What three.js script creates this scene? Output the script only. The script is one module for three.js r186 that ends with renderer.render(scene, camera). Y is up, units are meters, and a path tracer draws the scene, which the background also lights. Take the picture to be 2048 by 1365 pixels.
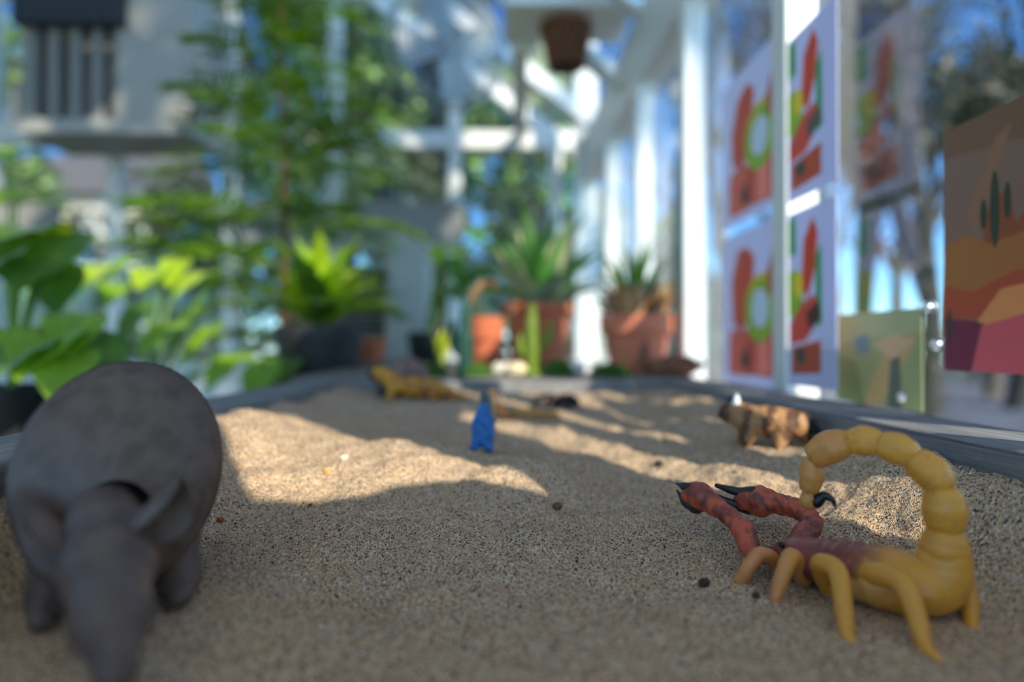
import * as THREE from 'three';
import { Sky } from 'three/addons/objects/Sky.js';
import { MarchingCubes } from 'three/addons/objects/MarchingCubes.js';
import { RoundedBoxGeometry } from 'three/addons/geometries/RoundedBoxGeometry.js';
import { mergeGeometries, mergeVertices } from 'three/addons/utils/BufferGeometryUtils.js';
import { createNoise2D, createNoise3D } from 'simplex-noise';

// ---------------------------------------------------------------- camera, sky, sun, exposure
const scene = new THREE.Scene();
const renderer = new THREE.WebGLRenderer({ antialias: true });
renderer.toneMapping = THREE.LinearToneMapping;
renderer.toneMappingExposure = 1.63;
renderer.shadowMap.enabled = true;
const F = 1250, EYE = new THREE.Vector3(0, 0.91, 0);           // focal length in pixels of the 2048 x 1365 frame
const camera = new THREE.PerspectiveCamera(2 * Math.atan(682.5 / F) * 180 / Math.PI, 2048 / 1365, 0.02, 200);
camera.position.copy(EYE);
camera.rotation.order = 'YXZ';
camera.rotation.set(Math.atan(8.5 / F), -Math.atan(39 / F), 0);
camera.updateMatrixWorld(true);
camera.focus = 0.388;
camera.userData.fStop = camera.getFocalLength() / 10.8;         // a 10.8 mm wide aperture
scene.add(camera);

const SUN = new THREE.Vector3(1, 1.04, 1.5).normalize();
const sky = new Sky();
sky.scale.setScalar(1000);
sky.name = 'sky';
{
  const u = sky.material.uniforms;
  u.turbidity.value = 2.0; u.rayleigh.value = 0.9; u.mieCoefficient.value = 0.003; u.mieDirectionalG.value = 0.75;
  u.cloudCoverage.value = 0; u.sunPosition.value.copy(SUN);
}
scene.add(sky);
scene.environmentIntensity = 0.45;
const sun = new THREE.DirectionalLight(new THREE.Color(1.0, 0.92, 0.79), 4.6);
sun.name = 'sun';
sun.position.copy(SUN).multiplyScalar(12).add(new THREE.Vector3(0, 0.8, -1));
sun.target.position.set(0, 0.8, -1);
sun.castShadow = true;
sun.shadow.mapSize.set(4096, 4096);
Object.assign(sun.shadow.camera, { left: -5, right: 5, top: 5, bottom: -5, near: 0.5, far: 40 });
scene.add(sun, sun.target);

// ---------------------------------------------------------------- helpers
function mulberry(a) { return () => { a = (a + 0x6d2b79f5) | 0; let t = Math.imul(a ^ (a >>> 15), 1 | a); t = (t + Math.imul(t ^ (t >>> 7), 61 | t)) ^ t; return ((t ^ (t >>> 14)) >>> 0) / 4294967296; }; }
let R = mulberry(7);
const rr = (a, b) => a + (b - a) * R();
const n2 = createNoise2D(mulberry(11)), n3 = createNoise3D(mulberry(12));
const V = (x, y, z) => new THREE.Vector3(x, y, z);
const lerp = THREE.MathUtils.lerp, clamp = THREE.MathUtils.clamp, sstep = (a, b, x) => { const t = clamp((x - a) / (b - a), 0, 1); return t * t * (3 - 2 * t); };
const hash2 = (x, y) => { let h = Math.imul(x | 0, 374761393) ^ Math.imul(y | 0, 668265263); h = Math.imul(h ^ (h >>> 13), 1274126177); return ((h ^ (h >>> 16)) >>> 0) / 4294967296; };
// the point of the place that lies `depth` metres ahead (along the table) on the line of sight through a spot of the frame
function at(px, py, depth) {
  const d = V((px - 1024) / F, (682.5 - py) / F, -1).applyQuaternion(camera.quaternion);
  return EYE.clone().addScaledVector(d, depth / -d.z);
}
const taken = new Map();
function numbered(name) { const k = taken.get(name) || 0; taken.set(name, k + 1); return k ? name + '_' + String(k).padStart(3, '0') : name; }
function tag(o, label, category, group, kind) {
  if (label) o.userData.label = label;
  if (category) o.userData.category = category;
  if (group) o.userData.group = group;
  if (kind) o.userData.kind = kind;
  return o;
}
function thing(name, label, category, pos, group) { const o = new THREE.Group(); o.name = numbered(name); if (pos) o.position.copy(pos); scene.add(o); return tag(o, label, category, group); }
function shadows(m) { m.castShadow = m.receiveShadow = true; return m; }
function part(parent, name, geo, mat, label) {
  const m = shadows(new THREE.Mesh(Array.isArray(geo) ? join(geo) : geo, mat)); m.name = parent === scene ? numbered(name) : name; parent.add(m);
  if (label) m.userData.label = label;
  return m;
}
function solo(name, geo, mat, label, category, group, kind) { return tag(part(scene, name, geo, mat), label, category, group, kind); }
function structure(name, label) { const g = new THREE.Group(); g.name = name; scene.add(g); g.userData.kind = 'structure'; if (label) g.userData.label = label; return g; }
function copyThing(o, label) { const c = o.clone(); c.name = numbered(o.name.replace(/_\d+$/, '')); c.userData = { ...o.userData }; if (label) c.userData.label = label; scene.add(c); return c; }
function join(list) {
  list = list.map((g) => { g = g.index ? g : mergeVertices(g); for (const k of Object.keys(g.attributes)) if (!['position', 'normal', 'uv', 'color'].includes(k)) g.deleteAttribute(k); return g; });
  const colored = list.some((g) => g.attributes.color);
  for (const g of list) {
    const n = g.attributes.position.count;
    if (!g.attributes.uv) g.setAttribute('uv', new THREE.BufferAttribute(new Float32Array(n * 2), 2));
    if (colored && !g.attributes.color) g.setAttribute('color', new THREE.BufferAttribute(new Float32Array(n * 3).fill(1), 3));
  }
  return mergeGeometries(list);
}
function bx(w, h, d, x = 0, y = 0, z = 0, r = 0) {
  const g = r ? new RoundedBoxGeometry(w, h, d, 2, r) : new THREE.BoxGeometry(w, h, d);
  // uv in metres from the two long directions
  const p = g.attributes.position, n = g.attributes.normal, uv = g.attributes.uv;
  for (let i = 0; i < p.count; i++) {
    const ax = Math.abs(n.getX(i)), ay = Math.abs(n.getY(i)), az = Math.abs(n.getZ(i));
    if (ax > ay && ax > az) uv.setXY(i, p.getY(i), p.getZ(i)); else if (ay > az) uv.setXY(i, p.getX(i), p.getZ(i)); else uv.setXY(i, p.getX(i), p.getY(i));
  }
  return g.translate(x, y, z);
}
// a bar of rectangular section from a to b
function bar(a, b, w, h, up = V(0, 1, 0)) {
  const L = a.distanceTo(b), g = bx(w, h, L), m = new THREE.Matrix4().lookAt(a, b, up);
  m.setPosition(a.clone().add(b).multiplyScalar(0.5));
  return g.applyMatrix4(m);
}
function rod(a, b, r, seg = 8) { return tube([a, b], [r, r], { seg, steps: 1, round: false }); }
// a smooth tube through control points; radii may be numbers or [across, along up] pairs; rounded ends
function tube(pts, radii, { seg = 14, steps = 0, up = null, round = true, ends = [1, 1] } = {}) {
  const curve = pts.length > 2 ? new THREE.CatmullRomCurve3(pts, false, 'centripetal') : new THREE.LineCurve3(pts[0], pts[1]);
  const N = steps || (pts.length - 1) * 6, K = pts.length - 1;
  const rad = radii.map((r) => (Array.isArray(r) ? r : [r, r]));
  const rings = [];
  let ref = up ? up.clone() : null;
  for (let i = 0; i <= N; i++) {
    const t = i / N, p = curve.getPoint(t), tan = curve.getTangent(t).normalize();
    if (!ref) { ref = Math.abs(tan.y) < 0.8 ? V(0, 1, 0) : V(1, 0, 0); }
    const side = V().crossVectors(tan, ref).normalize(), u = V().crossVectors(side, tan).normalize();
    if (!up) ref = u;
    const k = Math.min(t * K, K - 1e-6), j = Math.floor(k), f = k - j, s = f * f * (3 - 2 * f);
    rings.push({ p, tan, side, u, a: lerp(rad[j][0], rad[j + 1][0], s), b: lerp(rad[j][1], rad[j + 1][1], s) });
  }
  const all = [];
  if (round) for (const q of [0.05, 0.35, 0.65, 0.9]) { const r0 = rings[0], e = Math.sqrt(1 - q * q); all.push({ ...r0, p: r0.p.clone().addScaledVector(r0.tan, -e * Math.max(r0.a, r0.b) * ends[0]), a: r0.a * q, b: r0.b * q }); }
  all.push(...rings);
  if (round) for (const q of [0.9, 0.65, 0.35, 0.05]) { const r0 = rings[rings.length - 1], e = Math.sqrt(1 - q * q); all.push({ ...r0, p: r0.p.clone().addScaledVector(r0.tan, e * Math.max(r0.a, r0.b) * ends[1]), a: r0.a * q, b: r0.b * q }); }
  const P = [], UV = [], I = [];
  let run = 0;
  all.forEach((r, i) => {
    if (i) run += r.p.distanceTo(all[i - 1].p);
    for (let j = 0; j <= seg; j++) {
      const a = (j / seg) * Math.PI * 2, v = r.p.clone().addScaledVector(r.side, Math.cos(a) * r.a).addScaledVector(r.u, Math.sin(a) * r.b);
      P.push(v.x, v.y, v.z); UV.push(j / seg * 6.283 * Math.max(r.a, r.b), run);
    }
  });
  for (let i = 0; i < all.length - 1; i++) for (let j = 0; j < seg; j++) { const a = i * (seg + 1) + j, b = a + seg + 1; I.push(a, a + 1, b, a + 1, b + 1, b); }
  // caps
  for (const [row, flip] of [[0, 1], [all.length - 1, 0]]) {
    const c = P.length / 3; P.push(all[row].p.x, all[row].p.y, all[row].p.z); UV.push(0, 0);
    for (let j = 0; j < seg; j++) { const a = row * (seg + 1) + j; flip ? I.push(c, a + 1, a) : I.push(c, a, a + 1); }
  }
  return smooth(geoOf(P, I, UV), seg + 1, all.length);
}
function geoOf(P, I, UV) {
  const g = new THREE.BufferGeometry();
  g.setAttribute('position', new THREE.Float32BufferAttribute(P, 3));
  if (UV) g.setAttribute('uv', new THREE.Float32BufferAttribute(UV, 2));
  g.setIndex(I); g.computeVertexNormals();
  return g;
}
// make the normals of the first and last vertex of each ring agree (the seam of a tube)
function smooth(g, w, rows) {
  const n = g.attributes.normal, a = V(), b = V();
  for (let i = 0; i < rows; i++) { const p = i * w, q = p + w - 1; a.fromBufferAttribute(n, p); b.fromBufferAttribute(n, q); a.add(b).normalize(); n.setXYZ(p, a.x, a.y, a.z); n.setXYZ(q, a.x, a.y, a.z); }
  return g;
}
function ball(r, sx = 1, sy = 1, sz = 1, x = 0, y = 0, z = 0, det = 16) { return new THREE.SphereGeometry(r, det, Math.max(8, det >> 1)).scale(sx, sy, sz).translate(x, y, z); }
function lathe(profile, seg = 32) { return new THREE.LatheGeometry(profile.map((p) => new THREE.Vector2(p[0], p[1])), seg); }
function paint(g, f) {
  const p = g.attributes.position, n = g.attributes.normal, c = new Float32Array(p.count * 3);
  for (let i = 0; i < p.count; i++) { const k = f(p.getX(i), p.getY(i), p.getZ(i), n.getX(i), n.getY(i), n.getZ(i), i); c[i * 3] = k[0]; c[i * 3 + 1] = k[1]; c[i * 3 + 2] = k[2]; }
  g.setAttribute('color', new THREE.BufferAttribute(c, 3));
  return g;
}
const mixc = (a, b, t) => [lerp(a[0], b[0], t), lerp(a[1], b[1], t), lerp(a[2], b[2], t)];
const hex = (h) => { const c = new THREE.Color(h); return [c.r, c.g, c.b]; };
function wobble(g, amp, freq, seed = 0) {
  const p = g.attributes.position, n = g.attributes.normal;
  for (let i = 0; i < p.count; i++) { const x = p.getX(i), y = p.getY(i), z = p.getZ(i), k = amp * n3(x * freq + seed, y * freq, z * freq); p.setXYZ(i, x + n.getX(i) * k, y + n.getY(i) * k, z + n.getZ(i) * k); }
  g.computeVertexNormals();
  return g;
}
// signed distance of a tapered capsule, and a mesh of a field of them
function capsule(a, b, ra, rb) {
  const ab = b.clone().sub(a), L2 = ab.lengthSq() || 1e-9;
  return (x, y, z) => { const px = x - a.x, py = y - a.y, pz = z - a.z, t = clamp((px * ab.x + py * ab.y + pz * ab.z) / L2, 0, 1); return Math.hypot(px - ab.x * t, py - ab.y * t, pz - ab.z * t) - lerp(ra, rb, t); };
}
function ellipsoid(c, rx, ry, rz) { const m = Math.min(rx, ry, rz); return (x, y, z) => { const k = Math.hypot((x - c.x) / rx, (y - c.y) / ry, (z - c.z) / rz); return (k - 1) * m; }; }
const smin = (a, b, k) => { const h = Math.max(k - Math.abs(a - b), 0) / k; return Math.min(a, b) - h * h * k * 0.25; };
function fieldMesh(parts, k, lo, hi, res = 72, extra = null) {
  const mc = new MarchingCubes(res, new THREE.MeshStandardMaterial(), false, false, 400000);
  mc.isolation = 0;
  const c = lo.clone().add(hi).multiplyScalar(0.5), h = hi.clone().sub(lo).multiplyScalar(0.5), half = res / 2;
  for (let z = 0, i = 0; z < res; z++) for (let y = 0; y < res; y++) for (let x = 0; x < res; x++, i++) {
    const X = c.x + h.x * (x - half) / half, Y = c.y + h.y * (y - half) / half, Z = c.z + h.z * (z - half) / half;
    let d = 1e9;
    for (const f of parts) d = d > 1e8 ? f(X, Y, Z) : smin(d, f(X, Y, Z), k);
    if (extra) d = extra(d, X, Y, Z);
    mc.field[i] = -d;
  }
  mc.update();
  const g = new THREE.BufferGeometry();
  g.setAttribute('position', new THREE.BufferAttribute(mc.positionArray.slice(0, mc.count * 3), 3));
  g.scale(h.x, h.y, h.z).translate(c.x, c.y, c.z);
  const w = mergeVertices(g, 1e-6 * 50);
  w.computeVertexNormals();
  return w;
}
function dataTex(w, h, f, srgb = true) {
  const d = new Uint8Array(w * h * 4);
  for (let y = 0, i = 0; y < h; y++) for (let x = 0; x < w; x++, i += 4) { const c = f(x, y); d[i] = clamp(c[0], 0, 255); d[i + 1] = clamp(c[1], 0, 255); d[i + 2] = clamp(c[2], 0, 255); d[i + 3] = 255; }
  const t = new THREE.DataTexture(d, w, h);
  t.wrapS = t.wrapT = THREE.RepeatWrapping; t.magFilter = THREE.LinearFilter; t.minFilter = THREE.LinearMipmapLinearFilter; t.generateMipmaps = true;
  if (srgb) t.colorSpace = THREE.SRGBColorSpace;
  t.needsUpdate = true;
  return t;
}
function canvasTex(w, h, draw) {
  const c = document.createElement('canvas'); c.width = w; c.height = h; draw(c.getContext('2d'), w, h);
  const t = new THREE.CanvasTexture(c); t.colorSpace = THREE.SRGBColorSpace; return t;
}
const rep = (t, u, v = u) => { const c = t.clone(); c.repeat.set(u, v); return c; };
// noise that tiles over w x h pixels
const tile = (x, y, w, h, fx, fy, s) => { const a = x / w * Math.PI * 2, b = y / h * Math.PI * 2; return n3(Math.cos(a) * fx + s, Math.sin(a) * fx, Math.cos(b) * fy) * 0.5 + n3(Math.sin(b) * fy, Math.cos(b) * fy + s, Math.sin(a) * fx) * 0.5; };
const std = (o) => new THREE.MeshStandardMaterial(o), phy = (o) => new THREE.MeshPhysicalMaterial(o);
const linear = (r, g, b) => new THREE.Color().setRGB(r, g, b);

// ---------------------------------------------------------------- materials
const woodTex = dataTex(256, 512, (x, y) => {
  const g = tile(x, y, 256, 512, 3.2, 0.5, 1) * 26 + tile(x, y, 256, 512, 14, 0.8, 5) * 20 + (hash2(x, y >> 3) - 0.5) * 14, s = tile(x, y, 256, 512, 0.8, 0.8, 9) * 14;
  return [150 + g + s, 147 + g + s, 144 + g + s * 0.7];
});
const woodBump = dataTex(256, 512, (x, y) => { const g = 128 + tile(x, y, 256, 512, 14, 0.8, 5) * 70 + (hash2(x, y >> 3) - 0.5) * 40; return [g, g, g]; }, false);
const mottleTex = (r, g, b, a, f = 3) => dataTex(128, 128, (x, y) => { const k = (tile(x, y, 128, 128, f, f, r) * 0.6 + tile(x, y, 128, 128, f * 4, f * 4, g) * 0.3 + (hash2(x, y) - 0.5) * 0.3) * a; return [r + k, g + k, b + k]; });
const M = {
  greyWood: std({ map: rep(woodTex, 6, 2), bumpMap: rep(woodBump, 6, 2), bumpScale: 0.0008, roughness: 0.75, color: linear(0.68, 0.68, 0.69) }),
  benchWood: std({ map: rep(woodTex, 5, 2), bumpMap: rep(woodBump, 5, 2), bumpScale: 0.001, roughness: 0.85, color: linear(0.62, 0.55, 0.45) }),
  whitePaint: std({ map: rep(mottleTex(230, 226, 218, 8), 3), roughness: 0.42 }),
  greyPaint: std({ map: rep(mottleTex(132, 128, 122, 12), 3), roughness: 0.6 }),
  palePaint: std({ map: rep(mottleTex(172, 166, 157, 10), 3), roughness: 0.5 }),
  paneGlass: phy({ color: linear(0.97, 0.985, 0.98), transmission: 1, roughness: 0.02, thickness: 0, ior: 1.45, specularIntensity: 0.8 }),
  roofSheet: phy({ color: linear(0.88, 0.85, 0.78), transmission: 0.68, roughness: 0.95, thickness: 0 }),
  cloth: phy({ map: rep(mottleTex(232, 222, 204, 12, 6), 6), transmission: 0.6, roughness: 1, thickness: 0 }),
  terracotta: std({ map: rep(mottleTex(198, 104, 66, 26), 5), roughness: 0.85 }),
  terracottaPale: std({ map: rep(mottleTex(214, 126, 92, 26), 5), roughness: 0.85 }),
  soil: std({ map: rep(mottleTex(70, 52, 38, 40, 8), 6), roughness: 1 }),
  darkMetal: std({ color: 0x1d1c1b, roughness: 0.55, metalness: 0.3 }),
  chrome: std({ color: 0xe8e8e8, roughness: 0.12, metalness: 1 }),
  galv: std({ map: rep(mottleTex(158, 160, 160, 18), 4), roughness: 0.45, metalness: 0.55 }),
  leaf: (h, t = 0.42, rough = 0.55) => phy({ color: h, roughness: rough, transmission: t, thickness: 0, side: THREE.DoubleSide }),
};
// ---------------------------------------------------------------- the greenhouse
const XW = 0.44, FAR = 3.0, LEFT = -3.3, BACK = -2.6, EAVE = 1.83, RIDGE_X = -1.43, SLOPE = 0.76;   // glass of the right wall, end walls, eaves
const roofY = (x) => x > RIDGE_X ? EAVE + (XW - x) * SLOPE : EAVE + (x - LEFT) * (EAVE + (XW - RIDGE_X) * SLOPE - EAVE) / (RIDGE_X - LEFT);
{
  const paverTex = mottleTex(120, 116, 110, 34, 6);
  const floor = structure('floor', 'grey paved greenhouse floor');
  part(floor, 'floor_slab', bx(XW - LEFT + 0.2, 0.1, FAR - BACK + 0.2, (XW + LEFT) / 2, -0.05, -(FAR + BACK) / 2), std({ map: rep(paverTex, 2), roughness: 0.95 }));
  const ground = structure('ground', 'grey gravel drive and lawn outside the glass');
  const asphalt = std({ map: rep(dataTex(256, 256, (x, y) => { const k = tile(x, y, 256, 256, 2, 2, 3) * 38 + tile(x, y, 256, 256, 7, 7, 8) * 34 + (hash2(x, y) - 0.5) * 30; return [84 + k, 86 + k, 92 + k]; }), 0.25), roughness: 1 });
  const lawn = std({ map: rep(dataTex(256, 256, (x, y) => { const k = tile(x, y, 256, 256, 3, 3, 31) * 26 + (hash2(x, y) - 0.5) * 40; return [92 + k, 104 + k, 52 + k * 0.6]; }), 0.5), roughness: 1 });
  part(ground, 'gravel', bx(26, 0.1, 60, XW + 0.15 + 13, -0.08, -12), asphalt);
  part(ground, 'lawn', bx(60, 0.1, 40, XW + 0.15 - 30, -0.09, -(FAR + 0.1 + 20)), lawn);
  part(ground, 'lawn', bx(30, 0.1, 34, LEFT - 0.15 - 15, -0.085, 14), lawn);
}
const POSTS = [2.14, 1.68, 1.26, 0.82, 0.38, -0.06, -0.5, -0.94, -1.38, -1.82, -2.26];
function wallRight() {
  const w = structure('wall_right', 'white framed glass side wall of the greenhouse');
  const zc = -(FAR + BACK) / 2, L = FAR - BACK;
  part(w, 'knee_board', bx(0.1, 0.78, L, XW, 0.39, zc), M.whitePaint);
  part(w, 'sill', bx(0.085, 0.05, L, XW - 0.0125, 0.805, zc, 0.006), M.whitePaint);
  part(w, 'top_plate', bx(0.075, EAVE - 1.64, L, XW, (EAVE + 1.64) / 2, zc), M.whitePaint);
  part(w, 'top_bead', bx(0.02, 0.03, L, XW - 0.0375, 1.635, zc), M.whitePaint);
  for (const d of POSTS) {
    part(w, 'post', bx(0.046, 0.81, 0.042, 0.3945 + 0.0185, 1.235, -d - 0.021, 0.004), M.whitePaint);
  }
  part(w, 'corner_post', bx(0.095, 2.0, 0.05, 0.408, 1.43, -2.72, 0.005), M.whitePaint);
  const all = [FAR, ...POSTS, BACK];
  for (let i = 0; i < all.length - 1; i++) part(w, 'pane', bx(0.004, 0.8, all[i] - all[i + 1] - 0.004, XW, 1.235, -(all[i] + all[i + 1]) / 2), M.paneGlass);
}
wallRight();
function wallFar() {
  const w = structure('wall_far', 'gable end of the greenhouse with white glazing bars');
  const z = -FAR;
  part(w, 'knee_board', bx(XW - LEFT, 0.78, 0.1, (XW + LEFT) / 2, 0.39, z), M.whitePaint);
  part(w, 'sill', bx(XW - LEFT, 0.05, 0.14, (XW + LEFT) / 2, 0.805, z + 0.02, 0.006), M.whitePaint);
  part(w, 'cross_rail', bx(XW - LEFT, 0.085, 0.08, (XW + LEFT) / 2, 1.885, z + 0.01, 0.006), M.whitePaint);
  part(w, 'cross_rail', bx(2.3, 0.07, 0.07, RIDGE_X, 2.6, z), M.whitePaint);
  const xs = [-2.9, -2.34, -1.764, -1.236, -0.744, -0.18, 0.3];
  for (const x of xs) part(w, 'mullion', bx(0.062, roofY(x) - 0.83, 0.06, x, (roofY(x) + 0.83) / 2 - 0.02, z + 0.012, 0.005), M.whitePaint);
  const all = [LEFT, ...xs, XW];
  for (let i = 0; i < all.length - 1; i++) {
    const a = all[i], b = all[i + 1];
    part(w, 'pane', bx(b - a - 0.01, 1.05, 0.004, (a + b) / 2, 1.355, z), M.paneGlass);
    const s = new THREE.Shape([[a + 0.005, 1.93], [b - 0.005, 1.93], [b - 0.005, roofY(b) - 0.03], ...(a < RIDGE_X && b > RIDGE_X ? [[RIDGE_X, roofY(RIDGE_X) - 0.03]] : []), [a + 0.005, Math.max(roofY(a) - 0.03, 1.94)]].map(([x, y]) => new THREE.Vector2(x, Math.max(y, 1.931))));
    part(w, 'gable_pane', new THREE.ExtrudeGeometry(s, { depth: 0.004, bevelEnabled: false }).translate(0, 0, z), M.paneGlass);
  }
}
wallFar();
{
  const w = structure('wall_left', 'glass side wall of the greenhouse with white bars');
  const zc = -(FAR + BACK) / 2, L = FAR - BACK;
  part(w, 'knee_board', bx(0.1, 0.78, L, LEFT, 0.39, zc), M.whitePaint);
  part(w, 'top_plate', bx(0.075, 0.12, L, LEFT, EAVE - 0.02, zc), M.whitePaint);
  for (let d = BACK + 0.5; d < FAR; d += 0.55) part(w, 'post', bx(0.05, 1.0, 0.045, LEFT, 1.28, -d), M.whitePaint);
  part(w, 'pane', bx(0.004, 0.98, L, LEFT - 0.01, 1.28, zc), M.paneGlass);
  const b = structure('wall_back', 'near gable end of the greenhouse with white glazing bars');
  const bz = -BACK;
  part(b, 'knee_board', bx(XW - LEFT, 0.78, 0.1, (XW + LEFT) / 2, 0.39, bz), M.whitePaint);
  part(b, 'cross_rail', bx(XW - LEFT, 0.085, 0.08, (XW + LEFT) / 2, 1.885, bz), M.whitePaint);
  const xs = [LEFT, -2.7, -2.1, -1.5, -0.9, -0.3, XW];
  for (let i = 0; i < xs.length - 1; i++) {
    const p = xs[i], q = xs[i + 1];
    if (i) part(b, 'mullion', bx(0.062, roofY(p) - 0.8, 0.06, p, (roofY(p) + 0.8) / 2 - 0.02, bz), M.whitePaint);
    const s = new THREE.Shape([[p + 0.005, 0.78], [q - 0.005, 0.78], [q - 0.005, roofY(q) - 0.03], ...(p < RIDGE_X && q > RIDGE_X ? [[RIDGE_X, roofY(RIDGE_X) - 0.03]] : []), [p + 0.005, roofY(p) - 0.03]].map(([x, y]) => new THREE.Vector2(x, y)));
    part(b, 'pane', new THREE.ExtrudeGeometry(s, { depth: 0.004, bevelEnabled: false }).translate(0, 0, bz), M.paneGlass);
  }
}
// the roof: rafters, purlins and panels, some clear and some of milky twin-wall sheet
{
  const c = structure('ceiling', 'pitched greenhouse roof of clear and milky panels on white rafters');
  const top = (x, dy = 0) => roofY(x) + dy;
  const rows = [[XW + 0.02, -0.2], [-0.2, -0.82], [-0.82, RIDGE_X]];
  const bays = [];
  for (let d = FAR; d > BACK; d -= 0.44) bays.push(d);
  bays.push(BACK);
  part(c, 'ridge_beam', bx(0.05, 0.12, FAR - BACK, RIDGE_X, top(RIDGE_X) - 0.02, -(FAR + BACK) / 2), M.whitePaint);
  for (const x of [-0.2, -0.82]) part(c, 'purlin', bx(0.05, 0.045, FAR - BACK, x, top(x) - 0.035, -(FAR + BACK) / 2), M.whitePaint);
  for (const d of bays) {
    part(c, 'rafter', bar(V(XW + 0.03, top(XW + 0.03) - 0.02, -d), V(RIDGE_X, top(RIDGE_X) - 0.02, -d), 0.045, 0.06), M.whitePaint);
    part(c, 'rafter', bar(V(LEFT, EAVE - 0.02, -d), V(RIDGE_X, top(RIDGE_X) - 0.02, -d), 0.045, 0.06), M.whitePaint);
  }
  const clear = new Set(['0,0', '0,1', '0,2', '1,0', '1,1', '1,2', '2,0', '2,1', '2,2', '3,0', '3,1', '4,0', '4,2', '5,0', '6,0', '8,0']);
  for (let i = 0; i < bays.length - 1; i++) {
    rows.forEach(([a, b], j) => {
      const m = clear.has(i + ',' + j) ? M.paneGlass : M.roofSheet, L = Math.hypot(a - b, roofY(a) - roofY(b));
      const g = new THREE.BoxGeometry(L - 0.004, 0.006, bays[i] - bays[i + 1] - 0.004).rotateZ(-Math.atan(SLOPE)).translate((a + b) / 2, (roofY(a) + roofY(b)) / 2 + 0.02, -(bays[i] + bays[i + 1]) / 2);
      part(c, 'roof_panel', g, m);
    });
    const L = Math.hypot(RIDGE_X - LEFT, roofY(RIDGE_X) - EAVE), ang = Math.atan2(roofY(RIDGE_X) - EAVE, RIDGE_X - LEFT);
    part(c, 'roof_panel', new THREE.BoxGeometry(L, 0.006, bays[i] - bays[i + 1] - 0.004).rotateZ(ang).translate((RIDGE_X + LEFT) / 2, (roofY(RIDGE_X) + EAVE) / 2 + 0.02, -(bays[i] + bays[i + 1]) / 2), i % 3 === 1 ? M.paneGlass : M.roofSheet);
  }
}
// shade cloth on the near bays of the right wall, out of the picture to the right; its gaps let the sun onto the sand
{
  let shift = 0;
  const sheet = (name, label, pts) => {
    const s = new THREE.Shape(pts.map(([d, y]) => new THREE.Vector2(-d, y)));
    const g = new THREE.ExtrudeGeometry(s, { depth: 0.002, bevelEnabled: false }).rotateY(-Math.PI / 2).translate(0.3855 + (shift -= 0.0035), 0, 0);
    // the extrusion lies in x/y with depth along z: after the turn its x runs along the wall
    return solo(name, g, M.cloth, label, 'shade cloth', 'shade cloths hung on the side wall');
  };
  sheet('shade_cloth', 'tan shade cloth hung low on the side wall, its upper edge sagging', [[-0.045, 0.835], [-1.5, 0.835], [-1.5, 1.62], [-0.8, 1.60], [-0.487, 1.59], [-0.475, 1.42], [-0.42, 1.395], [-0.36, 1.362], [-0.27, 1.30], [-0.2, 1.272], [-0.135, 1.235], [-0.045, 1.15]]);
  sheet('shade_cloth', 'tan shade cloth hung from the eaves, its lower edge drawn aside', [[0.148, 0.835], [-0.04, 0.835], [-0.04, 1.16], [-0.06, 1.2], [-0.1, 1.26], [-0.15, 1.34], [-0.13, 1.40], [-0.2, 1.46], [-0.45, 1.52], [-0.8, 1.61], [-1.5, 1.64], [0.175, 1.64], [0.175, 0.97]]);
  sheet('shade_cloth', 'narrow tan shade cloth with a long slot beside it', [[0.248, 0.835], [0.248, 1.25], [0.18, 1.25], [0.18, 1.64], [0.37, 1.64], [0.37, 0.965], [0.315, 0.95], [0.315, 0.835]]);
}
// ---------------------------------------------------------------- sand table and sand
const TOP = 0.85, SAND = 0.80;
const TL = -0.25, TR = 0.30, TF = 1.05, TN = -0.3, RW = 0.08;
{
  const t = thing('sand_table', 'grey weathered wooden sand table with broad flat rims', 'sand table', V(0, 0, 0));
  const L = TF - TN, zc = -(TF + TN) / 2;
  part(t, 'rim_board', bx(RW, 0.16, L + 2 * RW, TL - RW / 2, TOP - 0.08, zc, 0.006), M.greyWood);
  part(t, 'rim_board', bx(RW - 0.004, 0.16, L + 2 * RW, TR + RW / 2 - 0.002, TOP - 0.08, zc, 0.006), M.greyWood);
  const endGrain = M.greyWood.clone(); endGrain.map = rep(woodTex, 2, 6); endGrain.map.rotation = Math.PI / 2; endGrain.bumpMap = null;
  part(t, 'rim_board', bx(TR - TL - 0.001, 0.16, RW, (TL + TR) / 2, TOP - 0.08, -TF - RW / 2, 0.006), endGrain);
  part(t, 'rim_board', bx(TR - TL - 0.001, 0.16, RW, (TL + TR) / 2, TOP - 0.08, -TN + RW / 2, 0.006), endGrain);
  part(t, 'bottom', bx(TR - TL - 0.002, 0.02, L - 0.002, (TL + TR) / 2, 0.70, zc), M.benchWood);
  for (const x of [TL - RW / 2, TR + RW / 2]) for (const z of [-TF, -TN]) part(t, 'leg', bx(0.07, 0.69, 0.07, x, 0.345, z, 0.004), M.greyWood);
}
const KEYS = [[-0.4, -0.021], [0.2, -0.022], [0.32, -0.021], [0.4, -0.012], [0.5, -0.002], [0.6, 0.001], [0.75, 0.012], [0.92, 0.026], [1.0, 0.03], [1.2, 0.03]];
function baseH(d) {
  let i = 0; while (i < KEYS.length - 2 && d > KEYS[i + 1][0]) i++;
  const [a, ha] = KEYS[i], [b, hb] = KEYS[i + 1];
  return lerp(ha, hb, sstep(a, b, d));
}
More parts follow.
